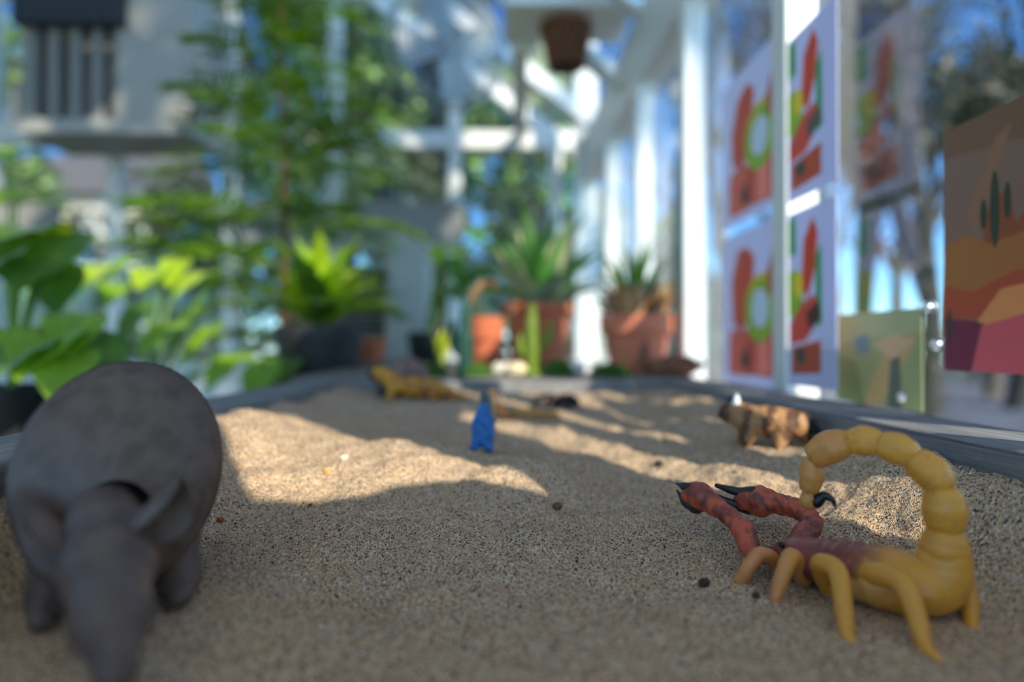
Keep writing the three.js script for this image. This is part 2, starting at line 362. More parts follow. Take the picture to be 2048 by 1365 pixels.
function ridge(x, d, ax, ad, bx_, bd, hA, hB, front, back) {
  const ex = bx_ - ax, ed = bd - ad, L = Math.hypot(ex, ed), s = ((x - ax) * ex + (d - ad) * ed) / (L * L), q = ((x - ax) * -ed + (d - ad) * ex) / L;   // q grows away from the camera
  const w = q > 0 ? back : front, end = s < 0 ? Math.exp(-((s * L) ** 2) / 0.02) : s > 1 ? Math.exp(-(((s - 1) * L) ** 2) / 0.002) : 1;
  return lerp(hA, hB, clamp(s, 0, 1)) * Math.exp(-(q * q) / (w * w)) * end;
}
const bump = (x, d, cx, cd, h, w) => h * Math.exp(-((x - cx) ** 2 + (d - cd) ** 2) / (w * w));
function sandH(x, d) {
  let h = baseH(d);
  h += ridge(x, d, -0.27, 0.60, 0.03, 0.525, 0.036, 0.014, 0.1, 0.06);
  h += ridge(x, d, 0.06, 0.76, 0.26, 0.42, 0.010, 0.008, 0.035, 0.04);
  h += bump(x, d, 0.075, 0.46, -0.008, 0.035) + bump(x, d, 0.11, 0.43, 0.004, 0.03) + bump(x, d, 0.03, 0.5, 0.004, 0.02);
  h += bump(x, d, 0.05, 0.27, 0.006, 0.05) + bump(x, d, 0.29, 0.7, 0.014, 0.05);
  h = Math.max(h, lerp(h, 0.046, Math.exp(-(((x - TL) / 0.05) ** 2)) * (0.95 - 0.25 * sstep(0.6, 0.9, d))));   // banked up against the side rims
  h = Math.max(h, lerp(h, 0.037, Math.exp(-(((x - TR) / 0.055) ** 2)) * 0.95));
  const k = 0.55 + 0.45 * sstep(0.2, 0.4, d);
  h += k * (0.0042 * n2(x * 9 + 3, d * 9) + 0.0026 * n2(x * 24, d * 24 + 7) + 0.0009 * n2(x * 75 + 9, d * 75));
  h += 0.00045 * n2(x * 210, d * 210);
  // hollows under the figures keep them standing on the surface
  for (const f of FLATS) { const u = ((x - f[0]) ** 2 + (d - f[1]) ** 2) / (f[3] * f[3]), w = Math.exp(-u * u); h = lerp(h, f[2], w * (f[4] ?? 0.9)); }
  return h;
}
const FLATS = [[0.2, 0.29, -0.021, 0.085], [-0.172, 0.285, -0.007, 0.08], [0.253, 0.57, 0.0165, 0.055, 0.9], [-0.01, 0.592, 0.008, 0.03], [0.04, 0.8, 0.014, 0.06, 0.7], [-0.105, 0.94, 0.03, 0.09, 0.7], [0.108, 0.86, 0.024, 0.05, 0.7]];
{
  const rows = [], cols = 330;
  for (let d = TN; d < 0.18; d += 0.012) rows.push(d);
  for (let d = 0.18; d < 0.62; d += 0.0014) rows.push(d);
  for (let d = 0.62; d < TF; d += 0.004) rows.push(d);
  rows.push(TF);
  const P = [], UV = [], I = [], x0 = TL + 0.0005, x1 = TR - 0.0005;
  rows.forEach((d) => { for (let i = 0; i <= cols; i++) { const x = lerp(x0, x1, i / cols); P.push(x, SAND + sandH(x, d), -d); UV.push(x / 0.3, d / 0.3); } });
  const w = cols + 1, top = rows.length * w;
  for (let r = 0; r < rows.length - 1; r++) for (let i = 0; i < cols; i++) { const a = r * w + i, b = a + w; I.push(a, a + 1, b, a + 1, b + 1, b); }
  const N = 1536, cell = 4.2, cells = Math.floor(N / cell), pal = [[202, 169, 131], [212, 180, 142], [184, 152, 118], [226, 202, 170], [152, 127, 102], [96, 83, 73], [60, 55, 52], [196, 128, 66], [232, 220, 204], [166, 152, 138]];
  const pick = (h) => h < 0.24 ? 0 : h < 0.46 ? 1 : h < 0.65 ? 2 : h < 0.73 ? 3 : h < 0.82 ? 4 : h < 0.866 ? 5 : h < 0.908 ? 6 : h < 0.94 ? 7 : h < 0.97 ? 8 : 9;
  const dist = new Float32Array(N * N), who = new Int32Array(N * N), cs = N / cells;
  for (let y = 0; y < N; y++) for (let x = 0; x < N; x++) {
    const gx = Math.floor(x / cs), gy = Math.floor(y / cs);
    let best = 9e9, second = 9e9, id = 0;
    for (let j = -1; j <= 1; j++) for (let i = -1; i <= 1; i++) {
      const cx = (gx + i + cells) % cells, cy = (gy + j + cells) % cells, px = (gx + i + hash2(cx, cy)) * cs, py = (gy + j + hash2(cx + 991, cy + 37)) * cs, q = (px - x) ** 2 + (py - y) ** 2;
      if (q < best) { second = best; best = q; id = cy * cells + cx; } else if (q < second) second = q;
    }
    dist[y * N + x] = Math.min(1, (Math.sqrt(second) - Math.sqrt(best)) / cs * 1.6); who[y * N + x] = id;
  }
  const col = dataTex(N, N, (x, y) => { const id = who[y * N + x], h = hash2(id, 5), c = pal[pick(h)], v = (hash2(id, 77) - 0.5) * 26; return [c[0] + v, c[1] + v, c[2] + v]; });
  const bmp = dataTex(N, N, (x, y) => { const k = Math.sqrt(dist[y * N + x]) * 200 + hash2(who[y * N + x], 13) * 55; return [k, k, k]; }, false);
  const g = geoOf(P, I, UV);
  const sandMat = std({ map: col, bumpMap: bmp, bumpScale: 0.0007, roughness: 0.95 });
  solo('sand', g, sandMat, 'rippled tan sand filling the wooden table', 'sand', null, 'stuff');
  // loose grains lying proud of the surface
  const cnt = 26000, im = new THREE.InstancedMesh(new THREE.IcosahedronGeometry(1, 0), std({ roughness: 0.7 }), cnt), m4 = new THREE.Matrix4(), q = new THREE.Quaternion(), e = new THREE.Euler(), cc = new THREE.Color();
  R = mulberry(21);
  for (let i = 0; i < cnt; i++) {
    const d = 0.2 + 0.45 * R() ** 0.8, x = clamp(rr(-0.9, 0.95) * d, TL + 0.004, TR - 0.004), s = rr(0.0003, 0.00056) * (R() < 0.05 ? 1.6 : 1);
    q.setFromEuler(e.set(R() * 6, R() * 6, R() * 6));
    m4.compose(V(x, SAND + sandH(x, d) + s * 0.35, -d), q, V(s * rr(0.7, 1.4), s * rr(0.7, 1.1), s));
    im.setMatrixAt(i, m4);
    const h = R(), c = h < 0.24 ? [50, 45, 42] : h < 0.4 ? [96, 82, 70] : h < 0.40 ? [190, 118, 58] : h < 0.52 ? [226, 212, 196] : h < 0.75 ? [200, 168, 126] : [176, 146, 110];
    cc.setRGB(c[0] / 255, c[1] / 255, c[2] / 255, THREE.SRGBColorSpace); im.setColorAt(i, cc);
  }
  im.name = 'sand_grains'; shadows(im); scene.add(tag(im, 'loose coarse grains scattered over the tan sand', 'sand', null, 'stuff'));
}
// ---------------------------------------------------------------- the figures on the sand
const px2m = (r, d) => r * d / F;
// tube through [px, py, depth, radius in px or [across, up] px]
function run(nodes, opt = {}) { return tube(nodes.map((n) => at(n[0], n[1], n[2])), nodes.map((n) => (Array.isArray(n[3]) ? n[3].map((r) => px2m(r, n[2])) : px2m(n[3], n[2]))), { seg: 18, ...opt }); }
const vc = (rough, o = {}) => phy({ vertexColors: true, roughness: rough, ...o });
const toyPlastic = vc(0.42, { clearcoat: 0.12, clearcoatRoughness: 0.4 });
const spots = (x, y, z, f, s) => n3(x * f + s, y * f, z * f) * 0.6 + n3(x * f * 2.7, y * f * 2.7 + s, z * f * 2.7) * 0.4;

{ // scorpion
  const t = thing('toy_scorpion', 'large toy scorpion with red pincers and a yellow tail curled over its back', 'toy scorpion', V(0, 0, 0));
  const RED = hex('#cf5c38'), DARK = hex('#5a3c2e'), MAR = hex('#8a3a30'), YEL = hex('#e49e38'), ORA = hex('#d98f50');
  const skin = (f) => (x, y, z) => { const m = spots(x, y, z, 160, 3); return f(m, x, y, z); };
  const redSkin = (x, y, z) => mixc(mixc(RED, hex('#8c3a2c'), sstep(-0.3, 0.5, spots(x, y, z, 60, 13))), DARK, sstep(0.08, 0.4, spots(x, y, z, 95, 3)) * 0.85);
  const maroon = skin((m) => mixc(MAR, DARK, sstep(0.1, 0.6, m) * 0.8));
  // how far back along the body, 0 at the head and 1 at the tail root
  const A = at(1553, 1108, 0.352), B = at(1880, 1160, 0.296), ax = B.clone().sub(A), al = ax.lengthSq();
  const along = (x, y, z) => clamp(((x - A.x) * ax.x + (y - A.y) * ax.y + (z - A.z) * ax.z) / al, 0, 1);
  const body = (x, y, z, nx, ny) => { const u = along(x, y, z), m = spots(x, y, z, 120, 7); return mixc(mixc(MAR, DARK, sstep(0.15, 0.6, m) * 0.7), YEL, sstep(0.5, 0.74, u + m * 0.06 - (y - 0.80) * 9)); };
  const up = V(0, 1, 0);
  const head = part(t, 'carapace', paint(wobble(run([[1548, 1112, 0.352, [15, 13]], [1566, 1110, 0.349, [40, 28]], [1600, 1113, 0.343, [58, 36]], [1640, 1122, 0.336, [68, 42]], [1660, 1127, 0.333, [66, 42]]], { up, seg: 26 }), 0.0006, 180), body), toyPlastic);
  part(head, 'eye', ball(0.0017, 1, 1, 1, ...at(1563, 1090, 0.341).toArray()), std({ color: 0x0c0c10, roughness: 0.1 }), 'glossy black eye');
  part(head, 'eye', ball(0.0017, 1, 1, 1, ...at(1583, 1083, 0.352).toArray()), std({ color: 0x0c0c10, roughness: 0.1 }), 'glossy black eye');
  part(head, 'mouth', paint(run([[1556, 1110, 0.35, 16], [1528, 1098, 0.357, 7]], { steps: 4 }), () => hex('#2c2624')), toyPlastic);
  // overlapping plates of the back
  const spine = [[1640, 1122, 0.336, 66, 42], [1668, 1128, 0.332, 72, 46], [1696, 1134, 0.327, 77, 50], [1724, 1141, 0.322, 80, 54], [1752, 1149, 0.316, 82, 57], [1780, 1157, 0.310, 82, 60], [1808, 1164, 0.305, 78, 60], [1838, 1168, 0.300, 70, 56]];
  for (let i = 0; i < spine.length - 1; i++) {
    const a = spine[i], b = spine[i + 1];
    part(t, 'back_plate', paint(wobble(run([[a[0], a[1] + 3, a[2], [a[3] * 0.93, a[4] * 0.9]], [b[0] - 4, b[1], b[2], [b[3] * 1.03, b[4] * 1.05]], [b[0] + 6, b[1] + 2, b[2], [b[3] * 0.9, b[4] * 0.9]]], { up, seg: 28, ends: [0.15, 0.12] }), 0.0004, 220, i), (x, y, z, nx, ny) => { const pa = at(a[0], a[1], a[2]), pb = at(b[0], b[1], b[2]), dd = pb.clone().sub(pa), s = ((x - pa.x) * dd.x + (y - pa.y) * dd.y + (z - pa.z) * dd.z) / dd.lengthSq(), k = body(x, y, z), yel = sstep(0.12, 0.3, k[1]); return mixc(k, yel > 0.5 ? hex('#f0cf86') : hex('#3e2420'), sstep(0.72, 0.9, s) * (1 - sstep(0.98, 1.1, s)) * (yel > 0.5 ? 0.4 : 0.65)); }), toyPlastic);
  }
  const yellow = skin((m, x, y, z) => mixc(mixc(YEL, ORA, sstep(0.0, 0.6, m) * 0.45), DARK, sstep(0.5, 0.8, spots(x, y, z, 130, 40)) * 0.5));
  part(t, 'tail_root', paint(run([[1815, 1172, 0.302, [74, 55]], [1862, 1172, 0.297, [60, 56]], [1882, 1145, 0.2955, [56, 56]], [1888, 1120, 0.295, [50, 50]]], { seg: 26 }), body), toyPlastic);
  const tailD = (x) => 0.294 + (1890 - x) / 320 * 0.05;
  const seg = (name, list, color, ridge = 0.07) => {
    const [a, b, c] = list, e = 0.78 * b[2], mid = (p, q, k) => [lerp(p[0], q[0], k), lerp(p[1], q[1], k)];
    const full = [[a[0], a[1], e], [...mid(a, b, 0.3), 0.9 * b[2]], [b[0], b[1], b[2]], [...mid(b, c, 0.6), 0.9 * b[2]], [c[0], c[1], e]];
    const g = run(full.map(([x, y, r]) => [x, y, tailD(x), r]), { seg: 32, steps: 28, ends: [0.4, 0.4] });
    // raised keels along the segment
    const p = g.attributes.position, uvs = 33, n = g.attributes.normal, amp = px2m(list[1][2], tailD(list[1][0])) * ridge;
    for (let i = 0; i < p.count; i++) { const th = (i % uvs) / 32 * Math.PI * 2, k = amp * (Math.pow(Math.abs(Math.cos(th * 2)), 6) - 0.35); p.setXYZ(i, p.getX(i) + n.getX(i) * k, p.getY(i) + n.getY(i) * k, p.getZ(i) + n.getZ(i) * k); }
    g.computeVertexNormals();
    return part(t, name, paint(g, color), toyPlastic);
  };
  seg('tail_segment', [[1886, 1136, 38], [1889, 1098, 45], [1890, 1068, 33]], yellow);
  seg('tail_segment', [[1890, 1058, 33], [1889, 1020, 41], [1885, 984, 27]], yellow);
  seg('tail_segment', [[1882, 974, 22], [1862, 946, 36], [1832, 920, 20]], yellow);
  seg('tail_segment', [[1825, 913, 18], [1792, 897, 33], [1764, 887, 17]], yellow);
  seg('tail_segment', [[1756, 884, 16], [1726, 882, 32], [1700, 884, 16]], yellow);
  const tip = (x, y, z) => mixc(yellow(x, y, z), hex('#c27a56'), 0.4);
  seg('tail_segment', [[1692, 885, 17], [1662, 894, 35], [1630, 912, 15]], tip);
  seg('venom_bulb', [[1624, 924, 13], [1624, 952, 23], [1618, 980, 11]], tip);
  const te = part(t, 'stinger_base', paint(run([[1617, 984, tailD(1617), 12], [1618, 1003, tailD(1618), 18], [1634, 1008, tailD(1634), 11]], { seg: 18, ends: [0.4, 0.5] }), tip), toyPlastic);
  part(te, 'stinger', run([[1632, 1004, tailD(1632), 14], [1648, 993, tailD(1648), 10], [1664, 1000, tailD(1664), 6], [1672, 1019, tailD(1672), 1.6]], { seg: 14, steps: 18 }), std({ color: 0x141416, roughness: 0.25 }), 'shiny black hooked sting');
  const leg = (nodes) => part(t, 'leg', paint(run(nodes, { seg: 14 }), (x, y, z) => { const m = spots(x, y, z, 140, 21), u = along(x, y, z); return mixc(mixc(ORA, hex('#c8744e'), sstep(0, 0.6, m) * 0.6), YEL, sstep(0.12, 0.42, u + m * 0.05)); }), toyPlastic);
  leg([[1556, 1128, 0.345, 17], [1522, 1109, 0.338, 15], [1500, 1130, 0.335, 15], [1482, 1160, 0.336, 13], [1466, 1164, 0.340, 7]]);
  leg([[1606, 1158, 0.335, 18], [1583, 1114, 0.325, 18], [1566, 1150, 0.319, 16], [1551, 1196, 0.316, 12], [1545, 1214, 0.316, 7]]);
  leg([[1660, 1180, 0.325, 20], [1640, 1128, 0.314, 19], [1672, 1140, 0.303, 20], [1688, 1222, 0.288, 18], [1696, 1276, 0.276, 14], [1710, 1294, 0.271, 8]]);
  leg([[1712, 1160, 0.315, 24], [1750, 1150, 0.300, 24], [1805, 1168, 0.285, 24], [1832, 1232, 0.274, 20], [1852, 1298, 0.263, 15], [1872, 1318, 0.257, 11], [1895, 1336, 0.253, 6]]);
  leg([[1890, 1172, 0.302, 20], [1922, 1152, 0.302, 18], [1938, 1200, 0.296, 17], [1942, 1246, 0.287, 14], [1950, 1276, 0.279, 9]]);
  leg([[1876, 1190, 0.308, 17], [1888, 1204, 0.306, 14], [1906, 1234, 0.301, 9]]);
  leg([[1630, 1112, 0.348, 14], [1670, 1092, 0.362, 11], [1704, 1130, 0.366, 8]]);
  leg([[1720, 1134, 0.333, 14], [1764, 1122, 0.345, 11], [1792, 1168, 0.342, 8]]);
  const dark = std({ color: 0x2b2422, roughness: 0.4 });
  const arm1 = part(t, 'pincer_arm', paint(wobble(run([[1562, 1120, 0.349, 14], [1530, 1113, 0.345, 16], [1506, 1106, 0.347, 19], [1490, 1068, 0.360, 22], [1463, 1037, 0.373, 18], [1428, 1011, 0.386, 21], [1397, 993, 0.396, 29], [1381, 992, 0.401, 19]], { seg: 22, steps: 54 }), 0.0009, 140), redSkin), toyPlastic);
  part(arm1, 'claw_finger', run([[1390, 980, 0.400, 15], [1372, 975, 0.404, 10], [1353, 968, 0.409, 2]], { seg: 12 }), dark, 'dark claw tip');
  part(arm1, 'claw_finger', run([[1392, 1012, 0.396, 17], [1374, 1006, 0.401, 11], [1354, 982, 0.408, 2]], { seg: 12 }), dark, 'dark claw tip');
  const arm2 = part(t, 'pincer_arm', paint(wobble(run([[1588, 1100, 0.352, 20], [1606, 1072, 0.362, 22], [1624, 1044, 0.373, 20], [1598, 1021, 0.386, 20], [1560, 1009, 0.395, 21], [1520, 1003, 0.401, 31], [1492, 1002, 0.405, 24]], { seg: 22, steps: 54 }), 0.0009, 140, 5), redSkin), toyPlastic);
  part(arm2, 'claw_finger', run([[1508, 990, 0.402, 17], [1470, 983, 0.407, 9], [1434, 972, 0.412, 5]], { seg: 12 }), dark, 'dark claw tip');
  part(arm2, 'claw_finger', run([[1500, 1016, 0.403, 15], [1462, 1008, 0.407, 10], [1428, 990, 0.412, 5]], { seg: 12 }), dark, 'dark claw tip');
}

{ // armadillo: built facing +z at the origin of its own axes (x right, y up from the sand), then turned towards the edge of the table
  const foot = V(-0.1733, SAND - 0.007, -0.297), yaw = 0.44, size = 0.9;
  const t = thing('toy_armadillo', 'grey toy armadillo with a tall rounded shell, facing out of the table', 'toy armadillo', foot);
  t.rotation.y = yaw; t.scale.setScalar(size);
  t.updateMatrixWorld(true);
  const inv = t.matrixWorld.clone().invert();
  const S = (x, y, d) => at(x, y, d * size).applyMatrix4(inv);
  const GREY = hex('#6b5a51'), BROWN = hex('#574840'), mat = vc(0.5);
  const skin = (x, y, z) => mixc(GREY, BROWN, sstep(-0.3, 0.6, spots(x, y, z, 60, 9)));
  const RX = 0.0475, RY = 0.0585, cy = 0.0615, holeY = 0.045, z0f = 0.03, tilt = -0.14;
  const rings = [[0.36, 0.000], [0.52, 0.002], [0.68, 0.006], [0.82, 0.013], [0.93, 0.023], [0.985, 0.034], [1.0, 0.046], [1.0, 0.075], [0.97, 0.100], [0.90, 0.122], [0.76, 0.142], [0.52, 0.158], [0.2, 0.167], [0.02, 0.169]];
  const shellAt = (z) => { let i = 0; while (i < rings.length - 2 && z > rings[i + 1][1]) i++; return lerp(rings[i][0], rings[i + 1][0], clamp((z - rings[i][1]) / (rings[i + 1][1] - rings[i][1]), 0, 1)); };
  const shell = (z0, z1, rowsN, flare, knobs) => {
    const seg = 144, P = [], I = [], ct = Math.cos(tilt), st = Math.sin(tilt);
    for (let r = 0; r <= rowsN + 1; r++) {
      const inner = r > rowsN, u = Math.min(r, rowsN) / rowsN, z = lerp(z0, z1, u), k = (shellAt(z) + flare * u) * (inner ? 0.94 : 1), back = sstep(0.0, 0.03, z);
      for (let j = 0; j <= seg; j++) {
        const a = (j / seg) * Math.PI * 2, b = 1 + knobs * (Math.abs(Math.sin(a * 36 + (r % 2) * 1.57)) - 0.5), lx = Math.cos(a) * RX * k * b, ly = Math.sin(a) * RY * k * b, c = lerp(holeY, cy, back);
        P.push(lx * ct - ly * st, Math.max(0.004, c + lx * st + ly * ct), z0f - (z < 0.045 ? z : 0.045 + (z - 0.045) * 0.7));
      }
    }
    for (let r = 0; r <= rowsN; r++) for (let j = 0; j < seg; j++) { const a = r * (seg + 1) + j, b = a + seg + 1; I.push(a, b, a + 1, a + 1, b, b + 1); }
    return smooth(paint(geoOf(P, I), skin), seg + 1, rowsN + 2);
  };
  part(t, 'shoulder_shield', shell(0.0, 0.045, 40, 0.012, 0.022), mat);
  for (let i = 0; i < 9; i++) part(t, 'shell_band', shell(0.043 + i * 0.0055, 0.050 + i * 0.0055, 4, 0.016, 0.02), mat);
  part(t, 'hip_shield', shell(0.092, 0.168, 30, 0, 0.012), mat);
  const hd = [S(205, 1035, 0.300), S(212, 1070, 0.285), S(217, 1140, 0.266), S(222, 1235, 0.243), S(232, 1345, 0.222)];
  const bodyG = fieldMesh([
    capsule(V(0, 0.045, -0.02), hd[0], 0.026, 0.012), capsule(hd[0], hd[1], 0.012, 0.0145), capsule(hd[1], hd[2], 0.0145, 0.0155), capsule(hd[2], hd[3], 0.0155, 0.012), capsule(hd[3], hd[4], 0.012, 0.007),
    ellipsoid(V(0, 0.05, -0.04), 0.036, 0.042, 0.055),
    ...[-1, 1].flatMap((q) => [capsule(V(q * 0.026, 0.03, 0.005), V(q * 0.027, 0.01, 0.012), 0.012, 0.009), capsule(V(q * 0.027, 0.008, 0.012), V(q * 0.028, 0.005, 0.03), 0.008, 0.005), capsule(V(q * 0.026, 0.03, -0.065), V(q * 0.028, 0.007, -0.06), 0.013, 0.008)]),
  ], 0.01, V(-0.06, -0.006, -0.15), V(0.06, 0.115, 0.16), 100);
  part(t, 'body', paint(bodyG, (x, y, z) => mixc(skin(x, y, z), hex('#4c403a'), 0.25)), mat);
  part(t, 'tail', paint(tube([V(0, 0.03, -0.09), V(0.004, 0.016, -0.115), V(0.012, 0.012, -0.15)], [0.009, 0.006, 0.002]), skin), mat);
  const ear = (root, tip, w, nrm) => {
    // a pointed cup, open towards the front
    const P = [], I = [], N = 10, K = 8, dir = tip.clone().sub(root), side = V().crossVectors(dir, nrm).normalize();
    for (let i = 0; i <= N; i++) { const u = i / N, half = w * Math.sin(Math.PI * Math.min(1, 0.22 + u * 0.78)) ** 0.8; for (let j = 0; j <= K; j++) { const s = j / K * 2 - 1, p = root.clone().addScaledVector(dir, u).addScaledVector(side, s * half).addScaledVector(nrm, (s * s) * half * 1.5); P.push(p.x, p.y, p.z); } }
    const n = P.length / 3;
    for (let i = 0; i < n; i++) P.push(P[i * 3] - nrm.x * 0.0016, P[i * 3 + 1] - nrm.y * 0.0016, P[i * 3 + 2] - nrm.z * 0.0016);
    const w1 = K + 1;
    for (let i = 0; i < N; i++) for (let j = 0; j < K; j++) { const a = i * w1 + j, b = a + w1; I.push(a, a + 1, b, a + 1, b + 1, b, a + n, b + n, a + n + 1, a + n + 1, b + n, b + n + 1); }
    for (let i = 0; i < N; i++) for (const j of [0, K]) { const a = i * w1 + j, b = a + w1; I.push(a, b, a + n, b, b + n, a + n); }
    const g = geoOf(P, I); return paint(g, skin);
  };
  part(t, 'ear', ear(S(165, 1092, 0.276), S(28, 975, 0.290), 0.0105, V(-0.4, -0.55, 0.75).normalize()), mat);
  part(t, 'ear', ear(S(248, 1068, 0.276), S(362, 952, 0.290), 0.0105, V(0.72, -0.2, 0.68).normalize()), mat);
  for (const [x, y] of [[140, 1165], [296, 1165]]) part(t, 'eye', ball(0.0022, 1, 1, 1, ...S(x, y, 0.264).toArray()), std({ color: 0x0a0a0a, roughness: 0.15 }));
}

{ // bobcat
  const t = thing('toy_bobcat', 'brown striped toy bobcat with a short dark tail, standing at the right rim', 'toy bobcat', V(0, 0, 0));
  const KD = 0.93, S = (x, y, d) => at(x, y, d * KD), mat = vc(0.6), m = (r, d) => r * d * KD / F;
  const caps = (list) => { const out = []; for (let i = 0; i < list.length - 1; i++) { const a = list[i], b = list[i + 1]; out.push(capsule(S(a[0], a[1], a[2]), S(b[0], b[1], b[2]), m(a[3], a[2]), m(b[3], b[2]))); } return out; };
  const g = fieldMesh([
    ...caps([[1492, 838, 0.628, 27], [1540, 845, 0.614, 30], [1592, 848, 0.602, 29]]),
    ...caps([[1488, 830, 0.632, 22], [1468, 826, 0.638, 18], [1458, 826, 0.641, 17], [1446, 831, 0.645, 8]]),
    ...caps([[1490, 850, 0.634, 13], [1486, 874, 0.636, 8], [1480, 890, 0.639, 7]]), ...caps([[1500, 850, 0.618, 13], [1497, 876, 0.616, 8], [1490, 893, 0.618, 7]]),
    ...caps([[1572, 858, 0.598, 17], [1562, 880, 0.598, 10], [1560, 901, 0.594, 8]]), ...caps([[1600, 852, 0.606, 16], [1612, 876, 0.606, 9], [1612, 896, 0.606, 7]]),
    ...caps([[1604, 838, 0.6, 10], [1620, 850, 0.597, 8], [1633, 862, 0.594, 7]]),
  ], 0.006, V(S(1425, 905, 0.66).x, 0.8, -0.665 * KD), V(S(1660, 790, 0.6).x, 0.875, -0.57 * KD), 84);
  const q0 = S(1446, 830, 0.645), q1 = S(1633, 862, 0.594), dir = q1.clone().sub(q0), L2 = dir.lengthSq();
  part(t, 'body', paint(wobble(g, 0.0005, 240), (x, y, z, nx, ny) => {
    const u = ((x - q0.x) * dir.x + (y - q0.y) * dir.y + (z - q0.z) * dir.z) / L2, w = u * 26 + spots(x, y, z, 70, 4) * 1.6;
    let c = mixc(hex('#ad7c4e'), hex('#573620'), sstep(0.0, 0.6, Math.sin(w)) * 0.9);
    if (u > 0.93) c = hex('#15151a');
    if (u < 0.03) c = hex('#3c281c');
    return c;
  }), mat);
  const cone = (a, b, r) => tube([a, a.clone().lerp(b, 0.6), b], [r, r * 0.75, r * 0.12], { seg: 10, steps: 6 });
  part(t, 'ear', cone(S(1462, 812, 0.641), S(1462, 790, 0.644), m(9, 0.64)), std({ color: 0x1b1c22, roughness: 0.6 }), 'black pointed ear');
  part(t, 'ear', cone(S(1472, 812, 0.634), S(1474, 788, 0.636), m(9, 0.64)), std({ color: 0xd8dde2, roughness: 0.6 }), 'white backed pointed ear');
}

{ // blue bird
  const t = thing('toy_bird', 'small blue toy bird with a forked tail, its back turned', 'toy bird', V(0, 0, 0));
  const BL = hex('#1f6cb4'), DB = hex('#144478'), mat = vc(0.45), D = 0.592;
  const S = at, m = (r) => r * D / F;
  const g = fieldMesh([capsule(S(968, 812, D), S(966, 850, D), m(10), m(21)), capsule(S(966, 850, D), S(966, 872, D - 0.004), m(21), m(22)), capsule(S(962, 870, D - 0.006), S(948, 896, D - 0.012), m(14), m(8)), capsule(S(968, 870, D - 0.006), S(978, 897, D - 0.012), m(14), m(9)), capsule(S(974, 860, D + 0.004), S(974, 900, D + 0.006), m(8), m(5))], 0.004, V(S(930, 0, D).x, S(0, 910, D).y, -D - 0.022), V(S(1000, 0, D).x, S(0, 790, D).y, -D + 0.026), 72);
  part(t, 'body', paint(wobble(g, 0.0006, 190), (x, y, z) => mixc(BL, DB, sstep(0, 0.5, spots(x, y, z, 110, 2)))), mat);
  part(t, 'neck', paint(run([[968, 822, D, 11], [968, 804, D, 9], [969, 794, D, 9]], { seg: 14 }), (x, y, z) => mixc(hex('#4b5d66'), hex('#2f3c46'), sstep(0, 0.5, spots(x, y, z, 150, 6)))), mat, 'grey neck and head');
  part(t, 'beak', run([[970, 792, D + 0.002, 5], [976, 784, D + 0.006, 2]], { seg: 8, steps: 3 }), std({ color: 0xb89c78, roughness: 0.5 }));
  part(t, 'wing', paint(run([[979, 790, D + 0.008, [3, 5]], [983, 812, D + 0.008, [4, 8]], [989, 842, D + 0.008, [3, 5]]], { seg: 10 }), () => hex('#b9986e')), mat, 'beige wing edge');
}
{ // snake
  const t = thing('toy_snake', 'brown toy snake stretched on the sand behind the blue bird', 'toy snake', V(0, 0, 0));
  const list = [[984, 787, 0.80, 7], [990, 800, 0.80, 9], [997, 815, 0.797, 10], [1014, 822, 0.79, 11], [1046, 829, 0.786, 11], [1080, 832, 0.786, 11], [1110, 826, 0.79, 8], [1118, 823, 0.79, 4]].map(([x, y, d, r]) => [x, y, d, r]);
  const pts = list.map(([x, y, d, r], i) => { const p = at(x, y, d); if (i > 2) p.y = SAND + sandH(p.x, -p.z) + px2m(r, d) * 0.9; return p; });
  part(t, 'body', paint(tube(pts, list.map((n) => px2m(n[3], n[2])), { seg: 16, steps: 70 }), (x, y, z) => { const q = sstep(-0.01, 0.03, x + 0.0), m = spots(x, y, z, 90, 8); return mixc(mixc(hex('#5d3d22'), hex('#c9914a'), sstep(0.0, 0.05, x)), hex('#4a3018'), sstep(0.1, 0.5, m) * 0.8 * (1 - 0.4 * q)); }), vc(0.4));
  const h = pts[0];
  part(t, 'head', paint(ball(0.0075, 0.8, 0.7, 1.2, h.x, h.y + 0.002, h.z + 0.002), () => hex('#6a4a2a')), vc(0.4));
}
{ // lizard
  const t = thing('toy_lizard', 'orange toy lizard with a long tail near the far rim', 'toy lizard', V(0, 0, 0));
  const S = at, D = 0.93, m = (r) => r * D / F;
  const c = (list) => { const out = []; for (let i = 0; i < list.length - 1; i++) { const a = list[i], b = list[i + 1]; out.push(capsule(S(a[0], a[1], a[2] ?? D), S(b[0], b[1], b[2] ?? D), m(a[3]), m(b[3]))); } return out; };
  const g = fieldMesh([...c([[752, 742, D, 8], [768, 752, D, 14], [790, 768, D, 15], [830, 776, D, 20], [870, 778, D, 17], [900, 788, D, 9], [950, 800, D, 4]]), ...c([[785, 778, D - 0.01, 8], [778, 796, D - 0.02, 6]]), ...c([[862, 782, D - 0.01, 8], [868, 798, D - 0.025, 5]]), ...c([[800, 772, D + 0.012, 8], [796, 794, D + 0.02, 5]]), ...c([[876, 780, D + 0.012, 8], [884, 797, D + 0.02, 5]])], 0.008, V(S(735, 0, D).x, S(0, 806, D).y, -D - 0.04), V(S(965, 0, D).x, S(0, 725, D).y, -D + 0.045), 84);
  part(t, 'body', paint(g, (x, y, z) => mixc(hex('#c98a1e'), hex('#8a4a22'), sstep(-0.1, 0.5, spots(x, y, z, 60, 3) + (x - S(830, 0, D).x) * 5))), vc(0.5));
}
